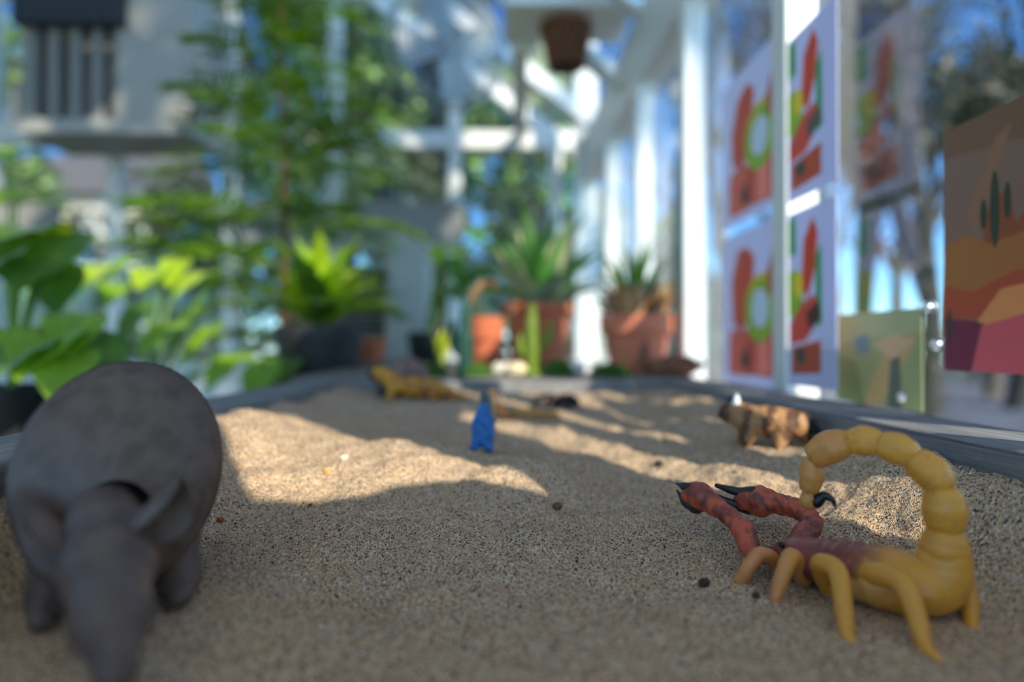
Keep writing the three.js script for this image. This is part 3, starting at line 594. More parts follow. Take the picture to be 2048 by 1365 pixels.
{ // tortoise
  const t = thing('toy_tortoise', 'brown toy tortoise with a domed shell behind the orange lizard', 'toy tortoise', V(0, 0, 0));
  const p = at(812, 770, 1.0), y0 = SAND + sandH(p.x, 1.0);
  const dome = new THREE.SphereGeometry(1, 40, 20, 0, Math.PI * 2, 0, Math.PI * 0.55).scale(0.04, 0.046, 0.034).translate(p.x, y0 + 0.014, p.z);
  part(t, 'shell', paint(wobble(dome, 0.0016, 70), (x, y, z) => mixc(hex('#86685a'), hex('#4c3a3e'), sstep(0, 0.4, spots(x, y, z, 50, 6)))), vc(0.6));
  const g = fieldMesh([ellipsoid(V(p.x, y0 + 0.016, p.z), 0.036, 0.012, 0.03), capsule(V(p.x - 0.034, y0 + 0.02, p.z), V(p.x - 0.052, y0 + 0.034, p.z + 0.003), 0.01, 0.009), ...[[-1, -1], [-1, 1], [1, -1], [1, 1]].map(([a, b]) => capsule(V(p.x + a * 0.026, y0 + 0.016, p.z + b * 0.022), V(p.x + a * 0.034, y0 + 0.004, p.z + b * 0.028), 0.009, 0.007))], 0.006, V(p.x - 0.068, y0 - 0.006, p.z - 0.042), V(p.x + 0.05, y0 + 0.05, p.z + 0.042), 64);
  part(t, 'body', paint(g, (x, y, z) => mixc(hex('#4a3a36'), hex('#2e2626'), sstep(0, 0.5, spots(x, y, z, 60, 2)))), vc(0.6));
}
{ // tarantula
  const p = at(1122, 808, 0.86); p.y = SAND + sandH(p.x, 0.86) + 0.008;
  const t = thing('toy_tarantula', 'dark hairy toy tarantula on the far part of the sand', 'toy spider', p);
  const mat = std({ color: 0x3a2c30, roughness: 0.8 });
  const g = fieldMesh([ellipsoid(V(0.012, 0.001, 0), 0.013, 0.0085, 0.010), ellipsoid(V(-0.009, 0, 0), 0.010, 0.006, 0.008)], 0.004, V(-0.025, -0.012, -0.016), V(0.03, 0.014, 0.016), 48);
  part(t, 'body', wobble(g, 0.0006, 300), mat);
  for (const s of [-1, 1]) for (let i = 0; i < 4; i++) {
    const a = (-0.95 + i * 0.62), x0 = -0.012 + i * 0.004, e = V(x0 - Math.sin(-a) * 0.0 + Math.sin(a) * 0.024, 0, s * (0.012 + Math.cos(a) * 0.016));
    const foot = V(e.x * 1.25, SAND + sandH(p.x + e.x * 1.25, 0.86 - e.z * 1.15) - p.y + 0.001, e.z * 1.15);
    part(t, 'leg', tube([V(x0, 0, s * 0.006), V(e.x * 0.6, 0.009, e.z * 0.6), V(e.x, 0.004, e.z), foot], [0.0026, 0.0024, 0.002, 0.0012], { seg: 8 }), mat);
  }
}
{ // pebbles one can pick out
  R = mulberry(5);
  const peb = (px, py, r, color, name, label, flat = 0.75) => {
    const a = at(px, py, 1).sub(EYE);
    let p = null;
    for (let d = 0.18; d < 1.04; d += 0.0008) { p = EYE.clone().addScaledVector(a, d); if (p.y < SAND + sandH(p.x, d)) break; }
    const d = -p.z, s = r * d / F, g = wobble(new THREE.IcosahedronGeometry(1, 3), 0.16, 1.6, px).scale(s, s * flat, s * 0.9).rotateY(px).rotateZ(0.3);
    const m = solo(name, mergeVertices(g), std({ color, roughness: 0.6 }), label, 'pebble');
    m.geometry.computeVertexNormals();
    m.position.set(p.x, SAND + sandH(p.x, d) + s * flat * 0.55, p.z);
  };
  peb(441, 1046, 7, 0x9a5a20, 'pebble', 'small amber pebble beside the armadillo');
  peb(688, 920, 8, 0xf0dcc0, 'pebble', 'pale cream pebble on the sunlit sand');
  peb(654, 946, 7, 0xe0a860, 'pebble', 'yellow pebble below the pale cream one');
  peb(1114, 1018, 11, 0x6a4e34, 'pebble', 'oval brown pebble in the middle of the shaded sand');
  peb(1318, 932, 9, 0x332c28, 'pebble', 'dark pebble at the edge of the sunlit stripe');
  peb(1408, 1172, 12, 0x3a2a1e, 'pebble', 'dark brown pebble left of the scorpion');
  peb(1512, 1196, 9, 0x4a2a1c, 'pebble', 'reddish brown pebble under the front leg of the scorpion');
  peb(620, 1012, 6, 0x39352f, 'pebble', 'flat black pebble on the shaded slope', 0.45);
}
// ---------------------------------------------------------------- benches, pots and the small things behind the table
const BT = 0.852;
{
  const t = thing('potting_bench', 'slatted wooden potting bench holding terracotta pots behind the sand table', 'bench', V(0, 0, 0));
  for (let i = 0; i < 9; i++) part(t, 'plank', bx(0.74, 0.024, 0.122, 0.005, BT - 0.012, -1.205 - i * 0.13, 0.004), M.benchWood);
  for (const x of [-0.33, 0.34]) for (const z of [-1.2, -2.2]) part(t, 'leg', bx(0.06, BT - 0.025, 0.06, x, (BT - 0.025) / 2, z), M.benchWood);
  for (const x of [-0.33, 0.34]) part(t, 'bearer', bx(0.05, 0.07, 1.1, x, BT - 0.06, -1.72), M.benchWood);
  const u = thing('plant_staging', 'low dark wooden staging along the left carrying the leafy plants', 'bench', V(0, 0, 0));
  for (let i = 0; i < 10; i++) part(u, 'plank', bx(1.75, 0.024, 0.13, -1.32, 0.608, -0.95 - i * 0.14, 0.004), M.benchWood);
  for (const x of [-2.1, -0.55]) for (const z of [-0.98, -2.2]) part(u, 'leg', bx(0.06, 0.596, 0.06, x, 0.298, z), M.benchWood);
}
function pot(name, label, center, rTop, rBase, h, mat, rimH = 0.26) {
  const t = thing(name, label, 'plant pot', center);
  const rl = h * (1 - rimH), mid = lerp(rBase, rTop * 0.9, 0.95);
  part(t, 'pot_body', lathe([[0, 0], [rBase, 0], [rBase, 0.002], [mid, rl], [mid * 0.92, rl], [mid * 0.9, h * 0.9], [0, h * 0.88]].map((p) => p), 40), mat);
  part(t, 'pot_rim', lathe([[mid * 0.93, rl - 0.001], [rTop * 0.985, rl], [rTop, rl + 0.004], [rTop * 1.01, h - 0.004], [rTop * 0.99, h], [rTop * 0.9, h], [rTop * 0.88, h * 0.88]], 40), mat);
  part(t, 'soil', wobble(new THREE.CircleGeometry(rTop * 0.89, 28).rotateX(-Math.PI / 2).translate(0, h * 0.9, 0), 0.004, 60), M.soil);
  return t;
}
// a leaf blade: pts are its midrib, widths its half widths; cupped across by `cup`
function blade(pts, widths, { cup = 0.25, up = V(0, 1, 0), K = 4, steps = 10, ruffle = 0, fr = 3 } = {}) {
  const c = new THREE.CatmullRomCurve3(pts), P = [], UV = [], I = [], m = widths.length - 1;
  for (let i = 0; i <= steps; i++) {
    const t = i / steps, p = c.getPoint(t), tan = c.getTangent(t), side = V().crossVectors(tan, up).normalize(), n = V().crossVectors(side, tan).normalize();
    const k = Math.min(t * m, m - 1e-6), j = Math.floor(k), w = lerp(widths[j], widths[j + 1], k - j);
    for (let s = 0; s <= K; s++) { const a = s / K * 2 - 1, q = p.clone().addScaledVector(side, a * w).addScaledVector(n, Math.abs(a) * w * cup + ruffle * w * a * a * Math.sin(t * 6.28 * fr + a * 2)); P.push(q.x, q.y, q.z); UV.push(s / K, t); }
  }
  for (let i = 0; i < steps; i++) for (let s = 0; s < K; s++) { const a = i * (K + 1) + s, b = a + K + 1; I.push(a, a + 1, b, a + 1, b + 1, b); }
  return geoOf(P, I, UV);
}
const arch = (base, az, len, rise, droop) => [0, 0.33, 0.66, 1].map((u) => V(base.x + Math.cos(az) * len * (u * (1 - rise) + 0.15 * u * u), base.y + len * (u * rise) - droop * len * u * u, base.z + Math.sin(az) * len * (u * (1 - rise) + 0.15 * u * u)));
const LF = { deep: M.leaf('#567f14', 0.4), mid: M.leaf('#8fb814', 0.5), lime: M.leaf('#c0dc16', 0.55), pine: M.leaf('#8cb012', 0.5), glauc: M.leaf('#a3b894', 0.3, 0.6), cream: M.leaf('#d8cf9c', 0.25, 0.6), agave: M.leaf('#78a35a', 0.35, 0.5), dry: M.leaf('#c08a52', 0.25, 0.9), dryPale: M.leaf('#d9b583', 0.3, 0.9), dryDark: M.leaf('#7d5430', 0.2, 0.9), yellow: M.leaf('#c9d21a', 0.5), jade: M.leaf('#5a9a3e', 0.4), moss: std({ color: '#47701a', roughness: 0.9 }), mossDark: std({ color: '#31530f', roughness: 0.9 }) };
{
  R = mulberry(31);
  const a = at(972, 735, 1.35), b = at(1077, 735, 1.6), c = at(1273, 740, 1.32);
  for (const p of [a, b, c]) p.y = BT + 0.0005;
  pot('terracotta_pot', 'small terracotta pot with a dried leaf, left of the agave pot', a, 0.037, 0.028, 0.118, M.terracotta, 0.42);
  pot('terracotta_pot', 'large terracotta pot holding the striped agave', b, 0.093, 0.07, 0.162, M.terracotta, 0.16);
  pot('terracotta_pot', 'terracotta pot with grassy leaves by the white window post', c, 0.076, 0.055, 0.122, M.terracottaPale, 0.34);
  const d0 = thing('dried_leaf', 'curled tan dried leaf lying on the small terracotta pot', 'leaf', V(0, 0, 0));
  part(d0, 'blade', blade([at(936, 622, 1.33), at(950, 598, 1.33), at(975, 572, 1.34), at(990, 580, 1.36)], [0.003, 0.016, 0.019, 0.004], { cup: 0.7 }), LF.dry);
  const t1 = pot('terracotta_pot', 'tiny terracotta pot standing between the two left pots', V(at(1010, 735, 1.36).x, BT + 0.0005, -1.42), 0.019, 0.014, 0.034, M.terracotta, 0.3);
  // agave: green blades with cream margins, dry leaves at the foot
  const ag = thing('agave_plant', 'variegated agave with cream edged leaves in the large pot', 'plant', V(b.x, b.y + 0.143, b.z));
  for (let i = 0; i < 24; i++) {
    const az = i * 2.399 + 0.4, inner = i / 24, len = lerp(0.27, 0.38, inner) * rr(0.85, 1.1), rise = lerp(0.42, 0.93, inner), pts = arch(V(Math.cos(az) * 0.02, 0, Math.sin(az) * 0.02), az, len, rise, lerp(0.22, 0.03, inner));
    const w = rr(0.022, 0.032), m = i % 3 === 0 ? LF.glauc : i % 3 === 1 ? LF.agave : LF.jade;
    const lf = part(ag, 'leaf', blade(pts, [w * 0.7, w, w * 0.9, w * 0.55, 0.001], { cup: 0.45 }), m);
    if (i % 2 === 0) for (const s of [-1, 1]) {
      const off = pts.map((p, k) => { const tan = pts[Math.min(k + 1, 3)].clone().sub(pts[Math.max(k - 1, 0)]).normalize(), side = V().crossVectors(tan, V(0, 1, 0)).normalize(); return p.clone().addScaledVector(side, s * [0.72, 0.98, 0.72, 0.05][k] * w).add(V(0, [0.3, 0.45, 0.33, 0.02][k] * w, 0)); });
      part(lf, 'leaf_margin', blade(off, [0.003, 0.008, 0.007, 0.001], { cup: 0.1, K: 2 }), LF.cream);
    }
  }
  for (let i = 0; i < 16; i++) { const az = R() * 6.28; part(ag, 'dry_leaf', blade(arch(V(Math.cos(az) * 0.04, 0, Math.sin(az) * 0.04), az, rr(0.06, 0.1), rr(0.3, 0.7), 0.5), [0.006, 0.01, 0.007, 0.001], { cup: 0.6 }), i % 2 ? LF.dry : LF.dryPale); }
  const gr = thing('aloe_plant', 'tufted green aloe with many dried tan leaves in the pot by the post', 'plant', V(c.x, c.y + 0.108, c.z));
  for (let i = 0; i < 34; i++) { const az = i * 2.399, len = rr(0.13, 0.19), rise = rr(0.55, 0.95); part(gr, 'leaf', blade(arch(V(Math.cos(az) * 0.03 * R(), 0.02, Math.sin(az) * 0.03 * R()), az, len, rise, 0.05), [0.009, 0.0115, 0.008, 0.001], { cup: 0.5 }), [LF.agave, LF.mid, LF.glauc][i % 3]); }
  for (let i = 0; i < 84; i++) { const az = R() * 6.28, q = rr(0.02, 0.064); part(gr, 'dry_leaf', blade(arch(V(Math.cos(az) * q, 0, Math.sin(az) * q), az, rr(0.07, 0.125), rr(0.6, 0.97), rr(0.05, 0.3)), [0.006, 0.014, 0.011, 0.001], { cup: 0.7 }), [LF.dry, LF.dryPale, LF.dryDark][i % 3]); }
}
{ // small cacti, moss and stones on the front of the bench
  R = mulberry(41);
  const ribbed = (pts, radii, n = 9, depth = 0.18) => {
    const g = tube(pts, radii, { seg: 54, steps: 26 }), p = g.attributes.position, nn = g.attributes.normal;
    const r = Math.max(...radii);
    for (let i = 0; i < p.count - 2; i++) { const k = r * depth * (Math.abs(Math.sin((i % 55) / 54 * Math.PI * n)) - 0.6); p.setXYZ(i, p.getX(i) + nn.getX(i) * k, p.getY(i) + nn.getY(i) * k, p.getZ(i) + nn.getZ(i) * k); }
    g.computeVertexNormals(); return g;
  };
  const stand = (px, d) => V(at(px, 700, d).x, BT, -d);
  const k1 = thing('toy_cactus', 'tall dark green ribbed toy cactus with one bent arm', 'toy cactus', stand(932, 1.18));
  const dk = std({ color: '#0b4230', roughness: 0.5 });
  part(k1, 'stem', ribbed([V(0, 0.012, 0), V(-0.002, 0.06, 0), V(0, 0.11, 0), V(0.001, 0.158, 0)], [0.013, 0.0135, 0.010, 0.004]), dk);
  part(k1, 'arm', ribbed([V(-0.004, 0.04, 0), V(-0.018, 0.052, 0), V(-0.023, 0.07, 0), V(-0.024, 0.1, 0)], [0.008, 0.0095, 0.009, 0.005], 7), dk);
  part(k1, 'foot', lathe([[0, 0], [0.022, 0], [0.02, 0.008], [0.012, 0.012], [0, 0.012]], 24), dk);
  const k2 = thing('toy_cactus', 'slim yellow green toy cactus with two raised arms', 'toy cactus', stand(1066, 1.17));
  const yg = std({ color: '#6f8214', roughness: 0.5 });
  part(k2, 'stem', ribbed([V(0, 0.01, 0), V(0.001, 0.05, 0), V(-0.001, 0.09, 0), V(0, 0.128, 0)], [0.0125, 0.0135, 0.012, 0.007]), yg);
  part(k2, 'arm', ribbed([V(0.006, 0.055, 0), V(0.024, 0.062, 0), V(0.03, 0.078, 0), V(0.031, 0.1, 0)], [0.006, 0.0075, 0.007, 0.004], 7), yg);
  part(k2, 'arm', ribbed([V(-0.006, 0.04, -0.002), V(-0.02, 0.046, -0.004), V(-0.024, 0.06, -0.004), V(-0.024, 0.075, -0.004)], [0.006, 0.007, 0.006, 0.004], 7), yg);
  part(k2, 'foot', lathe([[0, 0], [0.02, 0], [0.018, 0.008], [0.011, 0.011], [0, 0.011]], 24), yg);
  const yl = thing('seedling', 'small seedling with upright yellow leaves beside the dark toy cactus', 'plant', stand(884, 1.3));
  part(yl, 'stem', rod(V(0, 0, 0), V(0, 0.03, 0), 0.002), LF.mid);
  for (const [az, l, w] of [[0.4, 0.11, 0.016], [2.8, 0.09, 0.014], [4.6, 0.085, 0.013]]) part(yl, 'leaf', blade(arch(V(0, 0.02, 0), az, l, 0.9, 0.05), [0.004, w, w * 0.9, 0.001], { cup: 0.3, up: V(Math.cos(az), 0.1, Math.sin(az)) }), LF.yellow);
  const mosses = [[958, 1.165, 0.027, 0.024, 'moss clump right of the dark toy cactus'], [1116, 1.165, 0.033, 0.034, 'tallest moss clump, right of the yellow green cactus'], [1222, 1.162, 0.042, 0.025, 'wide moss clump in front of the corner post'], [868, 1.18, 0.028, 0.024, 'moss clump left of the dark toy cactus']];
  for (const [px, d, w, h, label] of mosses) {
    const t = thing('moss_clump', label, 'moss', stand(px, d), 'moss clumps along the far rim');
    part(t, 'cushion', wobble(new THREE.SphereGeometry(1, 24, 12, 0, 6.2832, 0, 1.5708).scale(w * 0.85, h * 0.85, w * 0.6), 0.003, 120, px), LF.mossDark);
    const list = [];
    for (let i = 0; i < 220; i++) { const a = R() * 6.28, e = Math.acos(R()), n = V(Math.sin(e) * Math.cos(a), Math.cos(e), Math.sin(e) * Math.sin(a)), p = V(n.x * w * 0.85, n.y * h * 0.85, n.z * w * 0.6), s = rr(0.004, 0.008); const g = new THREE.ConeGeometry(0.0016, s, 4, 1).translate(0, s / 2, 0); g.applyQuaternion(new THREE.Quaternion().setFromUnitVectors(V(0, 1, 0), n.add(V(rr(-0.4, 0.4), 0.3, rr(-0.4, 0.4))).normalize())).translate(p.x, p.y, p.z); list.push(g); }
    tag(part(t, 'moss_tips', list, LF.moss), null, null, null, 'stuff');
  }
  for (const [px, d, s, c, label] of [[1004, 1.2, 0.019, '#e6dcc8', 'cream stone at the foot of the small terracotta pot'], [1034, 1.175, 0.021, '#efd7ac', 'yellowish stone beside the slim toy cactus'], [1162, 1.25, 0.02, '#f2f0ea', 'bright white stone left of the corner post']]) {
    const g = mergeVertices(wobble(new THREE.IcosahedronGeometry(1, 3), 0.16, 1.3, px).scale(s, s * 0.7, s * 0.85)); g.computeVertexNormals();
    const m = solo('stone', g, std({ color: c, roughness: 0.8 }), label, 'stone'); m.position.copy(stand(px, d)); m.position.y += s * 0.62;
  }
  // reclining brown figure on the bench by the window
  const hp = stand(1340, 1.19), t = thing('toy_hare', 'brown toy hare with upright ears crouching below the white post', 'toy hare', V(hp.x, hp.y, hp.z));
  const g = fieldMesh([ellipsoid(V(0.012, 0.02, 0), 0.042, 0.021, 0.02), ellipsoid(V(0.03, 0.017, 0), 0.022, 0.017, 0.021), capsule(V(-0.03, 0.02, 0), V(-0.052, 0.026, 0.002), 0.012, 0.0115), capsule(V(-0.052, 0.026, 0.002), V(-0.064, 0.022, 0.003), 0.010, 0.006), capsule(V(-0.02, 0.008, 0.012), V(-0.044, 0.005, 0.013), 0.006, 0.004), capsule(V(-0.02, 0.008, -0.012), V(-0.044, 0.005, -0.013), 0.006, 0.004), capsule(V(0.03, 0.006, 0.016), V(0.008, 0.005, 0.018), 0.006, 0.004), capsule(V(0.055, 0.018, 0), V(0.062, 0.022, 0), 0.007, 0.006)], 0.008, V(-0.08, -0.004, -0.034), V(0.078, 0.05, 0.034), 64);
  part(t, 'body', paint(g, (x, y, z) => mixc(hex('#8a5634'), hex('#5e3822'), sstep(-0.2, 0.5, spots(x, y, z, 50, 3)))), vc(0.6));
  for (const s of [-1, 1]) part(t, 'ear', paint(tube([V(-0.05, 0.034, s * 0.005), V(-0.049, 0.05, s * 0.008), V(-0.046, 0.066, s * 0.009)], [[0.004, 0.006], [0.003, 0.0065], [0.001, 0.002]]), () => hex('#6e4630')), vc(0.6));
}
// ---------------------------------------------------------------- leafy plants on the staging
const ST = 0.62;
function planter(name, label, center, r, h, mat) {
  const t = thing(name, label, 'plant pot', center);
  part(t, 'pot_body', lathe([[0, 0], [r * 0.75, 0], [r * 0.97, h * 0.9], [r, h * 0.9], [r, h], [r * 0.92, h], [r * 0.9, h * 0.86], [0, h * 0.86]], 36), mat);
  part(t, 'soil', new THREE.CircleGeometry(r * 0.9, 24).rotateX(-Math.PI / 2).translate(0, h * 0.875, 0), M.soil);
  return t;
}
const darkPot = std({ color: 0x23211f, roughness: 0.6 });
{ // Norfolk pine
  R = mulberry(52);
  const x = at(565, 600, 1.95).x;
  planter('plant_pot', 'dark plastic pot of the young tiered pine', V(x, ST, -1.95), 0.12, 0.2, darkPot);
  const t = thing('potted_pine', 'young tiered pine with flat feathery green branches', 'tree', V(x, ST + 0.165, -1.95));
  const H = 1.62;
  part(t, 'trunk', tube([V(0, 0, 0), V(0.006, 0.5, 0), V(-0.004, 1.0, 0), V(0, H, 0)], [0.013, 0.011, 0.009, 0.004], { seg: 12 }), std({ map: rep(mottleTex(104, 74, 44, 30, 6), 4), roughness: 0.9 }));
  const frond = (len, seed) => {
    R = mulberry(seed);
    const list = [], pts = [0, 0.35, 0.7, 1].map((u) => V(len * u, len * (0.16 * u - 0.26 * u * u), 0)), c = new THREE.CatmullRomCurve3(pts);
    list.push(tube(pts, [0.005, 0.004, 0.003, 0.001], { seg: 6, steps: 10 }));
    for (let i = 0; i < 26; i++) {
      const u = 0.08 + 0.9 * i / 26, p = c.getPoint(u), s = i % 2 ? 1 : -1, l = len * 0.42 * Math.sin(Math.PI * Math.min(1, 0.18 + u * 0.82)) ** 0.7 * rr(0.8, 1.15), a = rr(0.75, 1.05);
      const e = p.clone().add(V(Math.cos(a) * l, rr(-0.25, 0.05) * l, s * Math.sin(a) * l)), mid = p.clone().lerp(e, 0.5).add(V(0, l * 0.08, 0));
      list.push(blade([p, mid, e], [0.008, 0.015, 0.013, 0.003], { cup: 0.6, K: 2, steps: 5 }));
      list.push(blade([p, mid, e], [0.008, 0.015, 0.013, 0.003], { cup: 0.5, K: 2, steps: 5, up: V(0.3, 0.4, s) }));
    }
    list.push(blade([c.getPoint(0.85), c.getPoint(0.95), c.getPoint(1).add(V(0.03, -0.005, 0))], [0.006, 0.010, 0.002], { cup: 0.5, K: 2, steps: 5 }));
    return join(list);
  };
  const variants = [frond(1, 61), frond(1, 62), frond(1, 63)].map((g) => g);
  const whorls = [[0.93, 0.26, 6], [0.87, 0.22, 6], [1.05, 0.44, 7], [1.16, 0.44, 6], [1.30, 0.44, 7], [1.47, 0.40, 7], [1.56, 0.36, 6], [1.66, 0.35, 6], [1.79, 0.31, 6], [1.90, 0.28, 6], [2.02, 0.24, 5], [2.13, 0.2, 5], [2.25, 0.15, 5]];
  R = mulberry(66);
  whorls.forEach(([y, len, n], w) => {
    for (let i = 0; i < n; i++) {
      const L = len * rr(0.82, 1.12), m = part(t, 'branch', variants[(i + w) % 3], (i + w) % 4 === 1 ? LF.mid : (i + w) % 4 === 2 ? LF.deep : LF.pine);
      m.scale.set(L, L * 0.9, L); m.rotation.set(0, w * 0.9 + i * 6.283 / n + rr(-0.2, 0.2), rr(-0.12, 0.12)); m.position.set(0, y - ST - 0.165 + rr(-0.01, 0.01), 0);
    }
  });
}
{ // bird's nest fern: rosette of broad glossy straps
  R = mulberry(71);
  const c = at(640, 600, 1.62);
  planter('plant_pot', 'dark pot of the broad leaved rosette fern', V(c.x, ST, c.z), 0.11, 0.34, darkPot);
  const t = thing('rosette_fern', 'bird nest fern with broad wavy bright green leaves', 'plant', V(c.x, ST + 0.30, c.z));
  for (let i = 0; i < 26; i++) {
    const az = i * 2.399 + 0.3, q = i / 26, len = lerp(0.28, 0.40, R()), rise = lerp(0.5, 0.9, q), w = rr(0.03, 0.044);
    part(t, 'leaf', blade(arch(V(0, 0.02, 0), az, len, rise, lerp(0.35, 0.15, q)), [w * 0.35, w * 0.8, w, w * 0.8, 0.003], { cup: 0.35, ruffle: 0.18, fr: 5, steps: 18 }), [LF.lime, LF.mid, LF.lime, LF.deep][i % 4]);
  }
}
function bigLeafPlant(name, label, potLabel, base, leaves, h = 0.2, onY = ST, pr = 0.1) {
  planter('plant_pot', potLabel, V(base.x, onY, base.z), pr, h, darkPot);
  const t = thing(name, label, 'plant', V(base.x, onY + h * 0.88, base.z)), o = t.position;
  for (const [px, py, d, len, w, az, tip, m] of leaves) {
    const c = at(px, py, d).sub(o), dir = V(Math.cos(az) * Math.cos(tip), Math.sin(tip), Math.sin(az) * Math.cos(tip)), a = c.clone().addScaledVector(dir, -len / 2), b = c.clone().addScaledVector(dir, len / 2);
    const lf = part(t, 'leaf', blade([a, c.clone().add(V(0, len * 0.1, 0)), b], [w * 0.35, w * 0.95, w, w * 0.6, 0.002], { cup: 0.22, steps: 14, ruffle: 0.06, K: 6 }), m);
    part(lf, 'leaf_stalk', tube([V(0, 0, 0), a.clone().multiplyScalar(0.55).add(V(0, 0.04, 0)), a], [0.004, 0.0035, 0.003], { seg: 7, steps: 10 }), LF.mid);
  }
  return t;
}
bigLeafPlant('broad_leaf_plant', 'plant with very large dark green leaves at the left edge', 'dark pot of the large leaved plant', at(20, 800, 1.12), [
  [70, 525, 1.1, 0.17, 0.085, 1.3, -0.75, LF.deep], [105, 575, 1.14, 0.14, 0.05, 0.9, -0.9, LF.deep], [60, 478, 1.12, 0.16, 0.06, 1.5, -0.2, LF.lime], [-30, 560, 1.06, 0.18, 0.07, 1.9, -0.8, LF.deep], [130, 500, 1.16, 0.1, 0.04, 0.8, -0.6, LF.mid], [10, 400, 1.3, 0.16, 0.05, 1.2, -0.4, LF.lime], [-20, 320, 1.3, 0.16, 0.06, 1.4, -0.6, LF.mid]], 0.22);
bigLeafPlant('broad_leaf_plant', 'low bushy plant with bright leaves just left of the table', 'dark pot of the low bushy plant', at(120, 820, 1.0), [
  [150, 672, 1.02, 0.13, 0.045, 1.1, -0.6, LF.mid], [90, 705, 0.98, 0.15, 0.055, 1.5, -0.6, LF.mid], [205, 715, 1.03, 0.12, 0.042, 0.8, -0.8, LF.deep], [30, 735, 0.95, 0.15, 0.05, 1.9, -0.6, LF.deep], [130, 755, 0.96, 0.13, 0.045, 1.2, -0.7, LF.mid], [10, 695, 1.02, 0.13, 0.045, 1.7, -0.5, LF.mid], [210, 775, 0.98, 0.12, 0.042, 0.9, -0.7, LF.deep]], 0.14);
bigLeafPlant('broad_leaf_plant', 'tall stemmed plant with lime leaves between the pine and the left edge', 'dark pot of the lime leaved plant', at(300, 800, 1.5), [
  [190, 560, 1.5, 0.154, 0.044, 1.70, -0.60, LF.lime], [250, 540, 1.55, 0.132, 0.043, 2.09, -0.70, LF.mid], [300, 560, 1.5, 0.143, 0.045, 1.46, -0.45, LF.lime], [350, 545, 1.55, 0.132, 0.037, 1.39, -0.70, LF.lime], [395, 570, 1.5, 0.143, 0.045, 2.07, -0.53, LF.lime], [230, 590, 1.48, 0.132, 0.037, 1.31, -0.50, LF.mid], [330, 680, 1.4, 0.154, 0.044, 1.87, -0.50, LF.mid], [410, 690, 1.45, 0.143, 0.044, 2.20, -0.80, LF.mid], [380, 650, 1.5, 0.132, 0.040, 2.22, -0.75, LF.deep], [270, 650, 1.42, 0.132, 0.040, 1.89, -0.90, LF.deep], [460, 745, 1.4, 0.154, 0.050, 1.99, -0.55, LF.mid], [560, 760, 1.45, 0.176, 0.044, 1.71, -0.55, LF.deep], [520, 770, 1.3, 0.154, 0.037, 1.54, -0.65, LF.mid]], 0.16);
bigLeafPlant('broad_leaf_plant', 'small climbing plant with bright leaves beside the grey pillar', 'dark pot of the climbing plant', at(850, 760, 2.05), [
  [960, 470, 1.95, 0.121, 0.050, 1.71, -0.55, LF.lime], [930, 505, 1.95, 0.110, 0.048, 2.15, -0.50, LF.lime], [985, 500, 1.98, 0.110, 0.050, 1.05, -0.67, LF.mid], [880, 510, 1.9, 0.099, 0.037, 1.94, -0.75, LF.lime], [905, 540, 1.9, 0.110, 0.043, 1.13, -0.88, LF.deep], [940, 565, 1.92, 0.121, 0.050, 2.19, -0.85, LF.deep], [900, 590, 1.9, 0.110, 0.045, 1.04, -0.45, LF.deep], [960, 545, 2.0, 0.121, 0.053, 1.15, -0.55, LF.deep]], 0.1, BT, 0.06);
// ---------------------------------------------------------------- fittings on the walls and under the roof
{
  const t = thing('ventilation_unit', 'large grey ventilation box with upright louvres, high on the end wall', 'ventilator', V(0, 0, 0));
  const x0 = -1.94, x1 = -1.24, y0 = 1.78, y1 = 2.5, zf = -2.62;
  part(t, 'housing', [bx(x1 - x0, 0.03, 0.3, (x0 + x1) / 2, y0 + 0.015, zf - 0.16), bx(x1 - x0, 0.03, 0.3, (x0 + x1) / 2, y1 - 0.015, zf - 0.16), bx(0.03, y1 - y0 - 0.058, 0.296, x0 + 0.017, (y0 + y1) / 2, zf - 0.16), bx(0.03, y1 - y0 - 0.058, 0.296, x1 - 0.017, (y0 + y1) / 2, zf - 0.16), bx(x1 - x0 - 0.06, y1 - y0 - 0.058, 0.02, (x0 + x1) / 2, (y0 + y1) / 2, zf - 0.29)], M.palePaint);
  part(t, 'side_panel', bx(0.3, y1 - y0, 0.02, x1 - 0.15, (y0 + y1) / 2, zf, 0.004), M.palePaint);
  part(t, 'hood', bx(0.44, 0.24, 0.07, x0 + 0.22, 2.33, zf + 0.02, 0.01), std({ color: 0x2a2c30, roughness: 0.6 }));
  part(t, 'bottom_rail', bx(0.44, 0.06, 0.03, x0 + 0.22, y0 + 0.03, zf, 0.004), M.palePaint);
  for (let i = 0; i < 5; i++) part(t, 'louvre', bx(0.05, 0.38, 0.018, x0 + 0.05 + i * 0.088, 2.03, zf, 0.004), M.greyPaint);
}
